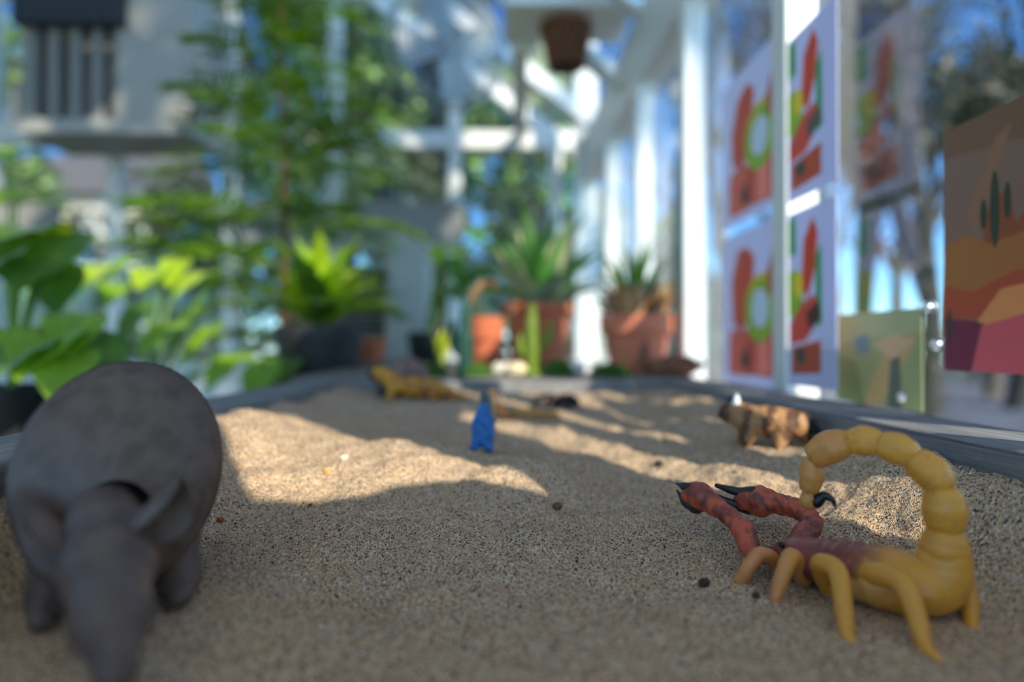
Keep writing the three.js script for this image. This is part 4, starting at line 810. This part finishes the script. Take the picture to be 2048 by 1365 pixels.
{
  const t = thing('slatted_shutter', 'dark shutter of thin horizontal slats low on the end wall', 'shutter', V(0, 0, 0));
  const x0 = -0.93, x1 = -0.44, y0 = 0.835, y1 = 1.24, z = -2.86, m = std({ color: 0x2e2925, roughness: 0.7 });
  for (const x of [x0, x1]) part(t, 'stile', bx(0.03, y1 - y0, 0.04, x, (y0 + y1) / 2, z), m);
  part(t, 'back_board', bx(x1 - x0, y1 - y0, 0.01, (x0 + x1) / 2, (y0 + y1) / 2, z - 0.03), M.darkMetal);
  const sl = std({ color: 0x8a7c6a, roughness: 0.7 });
  for (let i = 0; i < 17; i++) part(t, 'slat', bx(x1 - x0 - 0.03, 0.012, 0.022, (x0 + x1) / 2, y0 + 0.02 + i * 0.0232, z), i % 3 ? sl : m);
  const g = thing('wall_board', 'wide grey board fixed across the bars of the end wall', 'board', V(0, 0, 0));
  part(g, 'panel', bx(1.05, 0.2, 0.02, -0.66, 1.48, -2.93, 0.004), M.greyPaint);
  part(g, 'batten', bx(1.05, 0.03, 0.015, -0.66, 1.375, -2.915, 0.003), M.palePaint);
  const h = thing('wall_board', 'short grey board at the far left of the end wall', 'board', V(0, 0, 0));
  part(h, 'panel', bx(0.42, 0.15, 0.02, -2.2, 1.48, -2.93, 0.004), M.greyPaint);
  const p = thing('storage_cabinet', 'narrow pale grey cabinet standing by the end wall', 'cabinet', V(-0.335, 0, -2.55));
  part(p, 'body', bx(0.17, 1.34, 0.18, 0, 0.67, 0, 0.008), M.palePaint);
  part(p, 'door', bx(0.15, 1.2, 0.012, 0, 0.68, 0.096, 0.004), M.palePaint);
  part(p, 'handle', bx(0.012, 0.08, 0.014, 0.055, 0.95, 0.108, 0.003), M.galv);
  const o = pot('terracotta_pot', 'orange pot half hidden under the rosette fern', V(at(745, 660, 2.3).x, 0.845, -2.3), 0.055, 0.04, 0.09, M.terracotta, 0.3);
  const s = thing('plant_stool', 'wooden stool under the half hidden orange pot', 'stool', V(o.position.x, 0, -2.3));
  part(s, 'seat', bx(0.12, 0.025, 0.12, 0, 0.832, 0, 0.004), M.benchWood);
  for (const a of [-1, 1]) for (const b of [-1, 1]) part(s, 'leg', bx(0.025, 0.82, 0.025, a * 0.045, 0.41, b * 0.045), M.benchWood);
}
{ // circulation fan
  const c = at(893, 92, 2.3), t = thing('circulation_fan', 'round wire guarded fan hanging below the roof', 'fan', c);
  const wire = M.galv, R0 = 0.22, turn = new THREE.Matrix4().makeRotationY(0.55);
  const put = (name, g, m) => part(t, name, g.applyMatrix4(turn), m);
  for (let i = 1; i <= 9; i++) { const r = R0 * i / 9; put('guard_ring', new THREE.TorusGeometry(r, i === 9 ? 0.007 : 0.0024, 6, 48).translate(0, 0, 0.075 - 0.04 * (i / 9) ** 2), wire); }
  for (let i = 0; i < 12; i++) { const a = i / 12 * 6.283; put('guard_spoke', rod(V(0, 0, 0.075), V(Math.cos(a) * R0, Math.sin(a) * R0, 0.035), 0.0022, 6), wire); }
  put('back_ring', new THREE.TorusGeometry(R0, 0.007, 6, 48).translate(0, 0, -0.04), wire);
  for (let i = 0; i < 4; i++) { const a = i / 4 * 6.283 + 0.3; put('fan_blade', blade([V(0, 0, 0), V(Math.cos(a) * 0.1, Math.sin(a) * 0.1, 0.0), V(Math.cos(a) * 0.195, Math.sin(a) * 0.195, 0.0)], [0.03, 0.055, 0.075], { up: V(0.25 * Math.sin(a), -0.25 * Math.cos(a), 1).normalize(), cup: 0.1 }), std({ color: 0xb9b6b0, roughness: 0.4, metalness: 0.3, side: THREE.DoubleSide })); }
  put('motor', new THREE.CylinderGeometry(0.05, 0.055, 0.12, 24).rotateX(Math.PI / 2).translate(0, 0, -0.08), std({ color: 0x54504c, roughness: 0.5 }));
  const y = roofY(c.x) - c.y - 0.03;
  part(t, 'hanger', [rod(V(0, 0, -0.08), V(0, y, -0.08), 0.008), rod(V(0, R0, -0.02), V(0, R0 + 0.01, -0.08), 0.006)], wire);
}
{ // high shelf, its pots and the hanging basket
  const t = thing('high_shelf', 'narrow plank shelf under the eaves with a sloping strut', 'shelf', V(0, 0, 0));
  part(t, 'plank', bx(0.37, 0.032, 0.22, 0.222, 1.886, -1.86, 0.004), M.whitePaint);
  part(t, 'strut', bar(V(0.085, 1.86, -1.97), V(0.13, 1.9, -2.93), 0.05, 0.045), M.whitePaint);
  part(t, 'bracket', bar(V(0.395, 1.72, -1.955), V(0.25, 1.868, -1.955), 0.03, 0.03), M.whitePaint);
  pot('terracotta_pot', 'terracotta pot on the high shelf under the roof', V(at(1165, 0, 1.86).x, 1.9025, -1.86), 0.055, 0.042, 0.085, M.terracottaPale, 0.3);
  const c = at(1132, 98, 1.86), b = thing('hanging_basket', 'dark brown latticed basket hanging under the high shelf', 'basket', V(c.x, c.y - 0.06, c.z));
  const mat = std({ color: 0x8a5434, roughness: 0.8 }), dk = std({ color: 0x3a2417, roughness: 0.9 });
  const rad = (h) => 0.052 + 0.022 * h;
  part(b, 'liner', lathe([[0, 0.002], [0.048, 0.002], [0.07, 0.118], [0.064, 0.118], [0.044, 0.01], [0, 0.01]], 36), dk);
  for (let i = 0; i < 18; i++) for (const s of [-1, 1]) {
    const pts = []; for (let k = 0; k <= 5; k++) { const h = k / 5, a = i / 18 * 6.283 + s * h * 0.9; pts.push(V(Math.cos(a) * rad(h), 0.002 + h * 0.116, Math.sin(a) * rad(h))); }
    part(b, 'lattice_strip', tube(pts, pts.map(() => 0.0032), { seg: 5, steps: 5, round: false }), mat);
  }
  part(b, 'basket_rim', new THREE.TorusGeometry(0.074, 0.006, 8, 40).rotateX(Math.PI / 2).translate(0, 0.12, 0), mat);
  for (let i = 0; i < 3; i++) { const a = i * 2.094; part(b, 'hanger_wire', rod(V(Math.cos(a) * 0.074, 0.12, Math.sin(a) * 0.074), V(0, 1.868 - c.y + 0.06, 0), 0.002, 5), M.galv); }
  R = mulberry(81);
  for (let i = 0; i < 9; i++) { const az = i * 0.7; part(b, 'leaf', blade(arch(V(0, 0.115, 0), az, rr(0.06, 0.1), 0.3, rr(0.3, 0.9)), [0.006, 0.014, 0.009, 0.001]), i % 3 === 0 ? M.leaf('#c9a41c', 0.4) : LF.mid); }
}
// ---------------------------------------------------------------- prints fixed to the glass of the right wall
function print(name, label, d0, d1, y0, y1, x, tex, thick = 0.0012) {
  const g = bx(thick, y1 - y0, d0 - d1), m = phy({ map: tex, roughness: 0.7, transmission: 0.35, thickness: 0 });
  const uv = g.attributes.uv, p = g.attributes.position;
  for (let i = 0; i < p.count; i++) uv.setXY(i, (p.getZ(i) + (d0 - d1) / 2) / (d0 - d1), (p.getY(i) + (y1 - y0) / 2) / (y1 - y0));
  const o = solo(name, g, m, label, 'poster'); o.position.set(x, (y0 + y1) / 2, -(d0 + d1) / 2);
  return o;
}
const blob = (c, col, pts) => { c.fillStyle = col; c.beginPath(); pts.forEach(([x, y], i) => (i ? c.lineTo(x, y) : c.moveTo(x, y))); c.closePath(); c.fill(); };
const flower = (variant) => canvasTex(512, 512, (c, w, h) => {
  c.fillStyle = '#dcdcf0'; c.fillRect(0, 0, w, h);
  const k = variant ? 30 : 0;
  blob(c, '#d8603e', [[90, 300], [80, 190 - k], [130, 90 - k], [200, 60], [250, 100], [235, 210], [200, 300], [150, 340]]);
  blob(c, '#d86448', [[70, 470], [75, 330], [300, 330], [470, 300], [470, 400], [360, 480]]);
  blob(c, '#e27a5c', [[60, 480], [60, 350], [180, 330], [220, 480]]);
  blob(c, '#f2a08c', [[260, 470], [270, 360], [340, 350], [350, 470]]);
  c.lineWidth = 46; c.strokeStyle = '#a8c83a'; c.beginPath(); c.ellipse(285, 265, 78, 84, 0, 0, 7); c.stroke();
  c.lineWidth = 16; c.strokeStyle = '#e8c832'; c.beginPath(); c.ellipse(300, 255, 90, 92, 0, 3.6, 6.4); c.stroke();
  c.fillStyle = '#cfe0e6'; c.beginPath(); c.ellipse(280, 265, 36, 42, 0, 0, 7); c.fill();
  blob(c, '#3fae6a', [[410, 120], [450, 90], [455, 320], [425, 330]]);
  blob(c, '#c8603a', [[330, 160], [380, 60], [410, 110], [380, 220], [340, 230]]);
  blob(c, '#4a4038', [[150, 430], [190, 380], [215, 440], [185, 470]]);
});
const flower2 = (v) => canvasTex(256, 512, (c, w, h) => {
  c.fillStyle = '#d6d6ee'; c.fillRect(0, 0, w, h);
  blob(c, '#d8542c', [[78, 220], [90, 90], [140, 30], [165, 80], [150, 180], [110, 260]]);
  blob(c, '#3fae6a', [[152, 150], [182, 110], [186, 330], [160, 345]]);
  blob(c, '#3fae6a', [[0, 20], [40, 10], [46, 120], [0, 130]]);
  c.fillStyle = '#a8c83a'; c.beginPath(); c.ellipse(30, 240, 56, 70, 0, 0, 7); c.fill();
  c.fillStyle = '#e8d23a'; c.beginPath(); c.ellipse(60, 215, 24, 40, 0, 0, 7); c.fill();
  blob(c, '#d8604a', [[10, 330], [80, 270], [150, 250], [180, 310], [100, 380], [10, 390]]);
  blob(c, v ? '#6a3a2c' : '#7a6a5c', [[100, 300], [170, 270], [180, 320], [120, 350]]);
  blob(c, '#cc6238', [[20, 480], [20, 400], [180, 380], [180, 470]]);
  blob(c, '#5a5a50', [[40, 410], [90, 395], [100, 440], [60, 450]]);
});
print('poster', 'upper flower print on the glass left of the near post', 1.165, 0.87, 1.125, 1.388, 0.434, flower(0));
print('poster', 'lower flower print on the glass left of the near post', 1.165, 0.87, 0.842, 1.108, 0.434, flower(1));
print('poster', 'upper narrow flower print right of the near post', 0.816, 0.697, 1.098, 1.312, 0.3925, flower2(0));
print('poster', 'lower narrow flower print right of the near post', 0.816, 0.70, 0.858, 1.082, 0.3925, flower2(1));
print('poster', 'desert landscape print with orange rocks and a cactus', 0.587, 0.43, 0.886, 1.115, 0.434, canvasTex(512, 512, (c, w, h) => {
  c.fillStyle = '#9a7862'; c.fillRect(0, 0, w, h);
  blob(c, '#8f6a4a', [[0, 0], [w, 0], [w, 90], [0, 60]]);
  blob(c, '#a87c5a', [[90, 200], [200, 60], [260, 40], [140, 240]]);
  blob(c, '#a85a2c', [[150, 330], [165, 210], [200, 170], [250, 165], [270, 230], [330, 200], [400, 190], [420, 330]]);
  blob(c, '#b87a34', [[0, 400], [0, 250], [90, 230], [180, 260], [300, 250], [w, 230], [w, 400]]);
  blob(c, '#c05a2e', [[0, 400], [0, 330], [120, 350], [260, 320], [w, 300], [w, 420]]);
  blob(c, '#e0a060', [[120, 420], [220, 350], [w, 330], [w, 420]]);
  blob(c, '#8a2a4a', [[0, h], [0, 400], [130, 410], [260, 440], [w, 400], [w, h]]);
  blob(c, '#d86a70', [[110, h], [150, 420], [300, 400], [420, 430], [400, h]]);
  c.fillStyle = '#3c4a26'; for (const [x, y, ww, hh] of [[200, 120, 34, 150], [160, 170, 26, 60], [244, 150, 24, 70], [24, 380, 18, 70]]) { c.beginPath(); c.ellipse(x, y + hh / 2, ww / 2, hh / 2, 0, 0, 7); c.fill(); }
}));
print('poster', 'faded green and yellow map lying against the lower glass', 0.775, 0.618, 0.842, 0.948, 0.434, canvasTex(512, 256, (c, w, h) => {
  c.fillStyle = '#a8ac78'; c.fillRect(0, 0, w, h);
  blob(c, '#b9b98c', [[0, 0], [w, 0], [w, 60], [0, 90]]);
  blob(c, '#7f9aa0', [[120, 70], [220, 60], [230, 110], [150, 120]]);
  blob(c, '#c8ae74', [[180, 256], [330, 90], [500, 60], [430, 140], [280, 256]]);
  blob(c, '#d6b890', [[240, 90], [380, 60], [480, 80], [360, 130]]);
  blob(c, '#8b9a58', [[0, 256], [0, 120], [140, 140], [200, 256]]);
  blob(c, '#6f7462', [[330, 256], [350, 130], [400, 120], [410, 256]]);
}));
{
  const studs = [[1880, 615, 'upper of two round metal studs left of the desert print'], [1899, 690, 'lower of two round metal studs left of the desert print'], [1828, 795, 'round metal stud low on the glass under the map']];
  for (const [px, py, label] of studs) {
    const d = (XW - 0.004) * F / (px - 985), p = at(px, py, d);
    const t = thing('glass_stud', label, 'stud', V(XW - 0.003, p.y, p.z));
    part(t, 'plate', new THREE.CylinderGeometry(0.0065, 0.0065, 0.002, 20).rotateZ(Math.PI / 2), M.galv);
    part(t, 'dome', new THREE.SphereGeometry(0.0055, 20, 14).translate(-0.004, 0, 0), M.chrome);
  }
}
// ---------------------------------------------------------------- outside
{
  R = mulberry(91);
  const bark = std({ map: rep(mottleTex(92, 80, 68, 30, 5), 1), roughness: 1 }), barkDark = std({ map: rep(mottleTex(58, 52, 46, 24, 5), 1), roughness: 1 });
  const leafMat = (() => phy({ vertexColors: true, roughness: 0.6, transmission: 0.3, thickness: 0, side: THREE.DoubleSide }))();
  function crown(lobes, count, size, palette, seed) {
    R = mulberry(seed);
    const P = [], C = [], I = [];
    for (let i = 0; i < count; i++) {
      const [cx, cy, cz, rx, ry, rz] = lobes[i % lobes.length], u = V(rr(-1, 1), rr(-1, 1), rr(-1, 1)); if (u.lengthSq() > 1) u.normalize();
      u.setLength(Math.pow(u.length(), 0.5));
      const p = V(cx + u.x * rx, cy + u.y * ry, cz + u.z * rz), s = size * rr(0.5, 1.3), a = V(rr(-1, 1), rr(-0.6, 0.6), rr(-1, 1)).normalize(), b = V().crossVectors(a, V(rr(-1, 1), rr(0, 1), rr(-1, 1))).normalize(), k = P.length / 3;
      for (const [m, n] of [[-1, 0], [0, -0.45], [1, 0], [0, 0.45]]) P.push(p.x + (a.x * m + b.x * n) * s, p.y + (a.y * m + b.y * n) * s, p.z + (a.z * m + b.z * n) * s);
      const c = palette[Math.floor(R() * palette.length)], v = rr(0.75, 1.25);
      for (let q = 0; q < 4; q++) C.push(c[0] * v, c[1] * v, c[2] * v);
      I.push(k, k + 1, k + 2, k, k + 2, k + 3);
    }
    const g = geoOf(P, I); g.setAttribute('color', new THREE.Float32BufferAttribute(C, 3));
    return g;
  }
  const greens = ['#5c8430', '#74983e', '#465f24', '#90aa54', '#38491f'].map(hex), darks = ['#38482a', '#2a3820', '#4a5c36', '#60724c'].map(hex), limes = ['#7aa838', '#5c8a2c', '#93bc4a', '#486e24'].map(hex), browns = ['#7a6a52', '#5c5240', '#8a7c60', '#4e5236'].map(hex);
  function leafyTree(label, px, d, top, w, low, pal, count, size, seed) {
    const base = at(px, 691, d), x = base.x, z = -d, yT = at(px, top, d).y, yL = at(px, low, d).y, h = yT - yL, rx = w * d / F / 2;
    const t = thing('leafy_tree', label, 'tree', V(x, -0.03, z), 'trees beyond the greenhouse');
    R = mulberry(seed);
    const lobes = []; for (let i = 0; i < 9; i++) { const u = R(); lobes.push([rr(-0.6, 0.6) * rx * (1 - 0.4 * u), yL + h * (0.12 + 0.76 * u), rr(-0.5, 0.5) * rx, rx * rr(0.35, 0.6), h * rr(0.14, 0.24), rx * rr(0.35, 0.6)]); }
    part(t, 'trunk', tube([V(0, 0, 0), V(0.03 * h, yL * 0.6, 0), V(0, yL + h * 0.45, 0), V(0.02 * h, yT - h * 0.15, 0)], [0.16, 0.13, 0.09, 0.03], { seg: 9 }), bark);
    tag(part(t, 'foliage', crown(lobes, count, size, pal, seed + 1), leafMat), null, null, null, 'stuff');
  }
  leafyTree('dark leafy tree seen between the ventilation box and the pine', 300, 14, 330, 330, 620, darks, 1700, 0.17, 101);
  leafyTree('broad green tree rising behind the pine', 660, 10, -120, 420, 480, greens, 5200, 0.13, 102);
  leafyTree('tall dark green tree behind the round fan', 860, 12, -160, 400, 520, darks, 6000, 0.15, 103);
  leafyTree('leafy tree behind the agave', 1040, 9, 60, 320, 560, greens, 4600, 0.11, 104);
  leafyTree('low lime green shrub tree behind the corner post', 1110, 6.5, 270, 170, 640, limes, 1600, 0.07, 105);
  leafyTree('small green tree left of the ventilation box', 20, 11, 40, 200, 520, greens, 1800, 0.13, 106);
  leafyTree('bushy green tree low behind the shutter', 760, 8, 330, 420, 660, darks, 2200, 0.11, 107);
  leafyTree('dark evergreen tree far right above the desert print', 1985, 11, 20, 330, 330, darks, 1700, 0.16, 108);
  leafyTree('green shrub tree seen between the white posts', 1330, 9, 420, 170, 660, greens, 1300, 0.1, 109);
  leafyTree('thin dark tree at the right edge of the ventilation box', 475, 13, -60, 120, 300, darks, 500, 0.15, 110);
  const bushes = [['dense dark shrub behind the grey cabinet', 860, 5.2, 400, 260, 760, darks, 1900, 0.085], ['dense shrub behind the agave pot', 1050, 5.6, 380, 260, 760, darks, 1900, 0.09], ['dense shrub behind the corner post', 1215, 5.4, 360, 170, 760, greens, 1700, 0.08], ['dense shrub behind the pot by the window', 1330, 6.2, 450, 220, 760, darks, 1700, 0.09], ['dense shrub behind the rosette fern', 640, 5.6, 430, 280, 760, darks, 1900, 0.09], ['dense shrub behind the lime leaved plant', 420, 5.8, 450, 260, 760, greens, 1800, 0.09], ['low shrub below the tan house', 170, 6.4, 540, 360, 760, greens, 1800, 0.1], ['grey green shrub behind the lower flower prints', 1480, 7.5, 560, 260, 750, browns.concat(darks), 1500, 0.1]];
  bushes.forEach(([l, ...a], i) => leafyTree(l, ...a, 500 + i * 3));
  // the tree outside, behind and to the right, whose crown dapples the sunlight on the end wall and the plants
  {
    const t = thing('leafy_tree', 'tall leafy tree outside on the sunny side of the greenhouse', 'tree', V(3.3, -0.03, 3.2), 'trees beyond the greenhouse');
    R = mulberry(401);
    const lobes = []; for (let i = 0; i < 16; i++) lobes.push([rr(-1.5, 1.5), rr(5.3, 8.0), rr(-1.9, 1.3), rr(0.35, 0.6), rr(0.3, 0.5), rr(0.35, 0.6)]);
    part(t, 'trunk', tube([V(1.2, 0, 0.9), V(1.0, 2.6, 0.8), V(0.3, 5.2, 0.2), V(0, 7.4, 0)], [0.16, 0.14, 0.1, 0.03], { seg: 9 }), bark);
    for (const l of lobes) part(t, 'limb', tube([V(0.4, 4.8, 0.3), V(l[0] * 0.5 + 0.2, l[1] - 0.4, l[2] * 0.5), V(l[0], l[1], l[2])], [0.05, 0.035, 0.012], { seg: 6, steps: 6 }), bark);
    tag(part(t, 'foliage', crown(lobes, 2300, 0.12, greens, 402), leafMat), null, null, null, 'stuff');
  }
  function bareTree(label, px, d, top, spread, seed, dark) {
    const x = at(px, 691, d).x, H = at(px, top, d).y, t = thing('bare_tree', label, 'tree', V(x, -0.03, -d), 'bare trees on the right');
    R = mulberry(seed);
    const list = [], twigs = [];
    const grow = (p, dir, len, r, lv) => {
      const e = p.clone().addScaledVector(dir, len), mid = p.clone().lerp(e, 0.5).add(V(rr(-0.06, 0.06) * len, 0, rr(-0.06, 0.06) * len));
      (lv ? twigs : list).push(tube([p, mid, e], [r, r * 0.85, r * 0.68], { seg: lv > 2 ? 4 : 7, steps: lv > 2 ? 2 : 4, round: false }));
      if (lv >= 5 || r < 0.008) return;
      const n = lv === 0 ? 4 : 3;
      for (let i = 0; i < n; i++) { const q = p.clone().lerp(e, lv === 0 ? rr(0.4, 1) : rr(0.55, 1)), nd = dir.clone().add(V(rr(-1, 1), rr(-0.15, 0.6), rr(-1, 1)).multiplyScalar(spread)).normalize(); grow(q, nd, len * rr(0.5, 0.72), r * rr(0.45, 0.62), lv + 1); }
      if (lv < 2) grow(e, dir.clone().add(V(rr(-0.2, 0.2), 0.2, rr(-0.2, 0.2))).normalize(), len * 0.7, r * 0.68, lv + 1);
    };
    grow(V(0, 0, 0), V(rr(-0.06, 0.06), 1, 0).normalize(), H * 0.4, 0.13 + 0.01 * d * 0.3, 0);
    part(t, 'trunk', list, dark ? barkDark : bark);
    tag(part(t, 'branches', twigs, dark ? barkDark : bark), null, null, null, 'stuff');
    tag(part(t, 'twig_leaves', crown([[0, H * 0.55, 0, H * 0.22, H * 0.3, H * 0.2], [0.5, H * 0.75, 0, H * 0.2, H * 0.24, H * 0.2]], 420, 0.09, browns, seed + 7), leafMat), null, null, null, 'stuff');
  }
  bareTree('bare tree with grey twigs right of the near flower prints', 1735, 9, -260, 0.62, 201, false);
  bareTree('bare dark trunked tree left of the desert print', 1862, 8, -200, 0.6, 202, true);
  bareTree('bare tree standing behind the flower prints', 1560, 11, -220, 0.65, 203, false);
  bareTree('distant bare tree between the two nearer trunks', 1800, 15, -120, 0.7, 204, false);
  bareTree('distant bare tree left of the near flower prints', 1440, 14, -160, 0.7, 205, false);
  bareTree('bare tree above the desert print', 2030, 9, -260, 0.6, 206, true);
  bareTree('distant bare tree behind the narrow prints', 1660, 17, -60, 0.75, 207, false);
  // hedge and low wall along the drive
  const hedge = thing('hedge', 'low dark hedge along the far side of the drive', 'hedge', V(9, -0.03, -15));
  tag(part(hedge, 'foliage', crown([0, 1, 2, 3, 4, 5, 6, 7].map((i) => [-6 + i * 2.2, 0.75, rr(-0.3, 0.3), 1.5, 0.8, 0.6]), 3000, 0.14, browns.concat(darks), 301), leafMat), null, null, null, 'stuff');
  part(hedge, 'stem_row', join([0, 1, 2, 3, 4, 5, 6, 7].map((i) => rod(V(-6 + i * 2.2, 0, 0), V(-6 + i * 2.2, 0.8, 0), 0.05))), barkDark);
  // house on the left
  const hs = thing('house', 'tan house with several windows, far behind the left plants', 'house', V(0, 0, 0));
  const wall = std({ map: rep(mottleTex(186, 170, 146, 14), 1), roughness: 0.95 }), trim = M.whitePaint, win = std({ color: 0x2b3640, roughness: 0.15 });
  const d = 20, x0 = -19, x1 = -10.6, y1 = 5.6;
  part(hs, 'wall', bx(x1 - x0, y1, 5, (x0 + x1) / 2, y1 / 2, -d - 2.5), wall);
  const s = new THREE.Shape([new THREE.Vector2(-0.4, 0), new THREE.Vector2(5.4, 0), new THREE.Vector2(2.5, 2.0)]);
  part(hs, 'roof', new THREE.ExtrudeGeometry(s, { depth: x1 - x0 + 0.6, bevelEnabled: false }).rotateY(Math.PI / 2).translate(x0 - 0.3, y1, -d), std({ color: 0x5a5450, roughness: 0.9 }));
  for (const yy of [1.7, 4.0]) for (let i = 0; i < 6; i++) {
    const x = x0 + 0.9 + i * 1.35, w = part(hs, 'window', bx(0.86, 1.3, 0.08, x, yy, -d + 0.03), trim);
    part(w, 'window_pane', bx(0.7, 1.12, 0.05, x, yy, -d + 0.06), win);
  }
}
renderer.render(scene, camera);
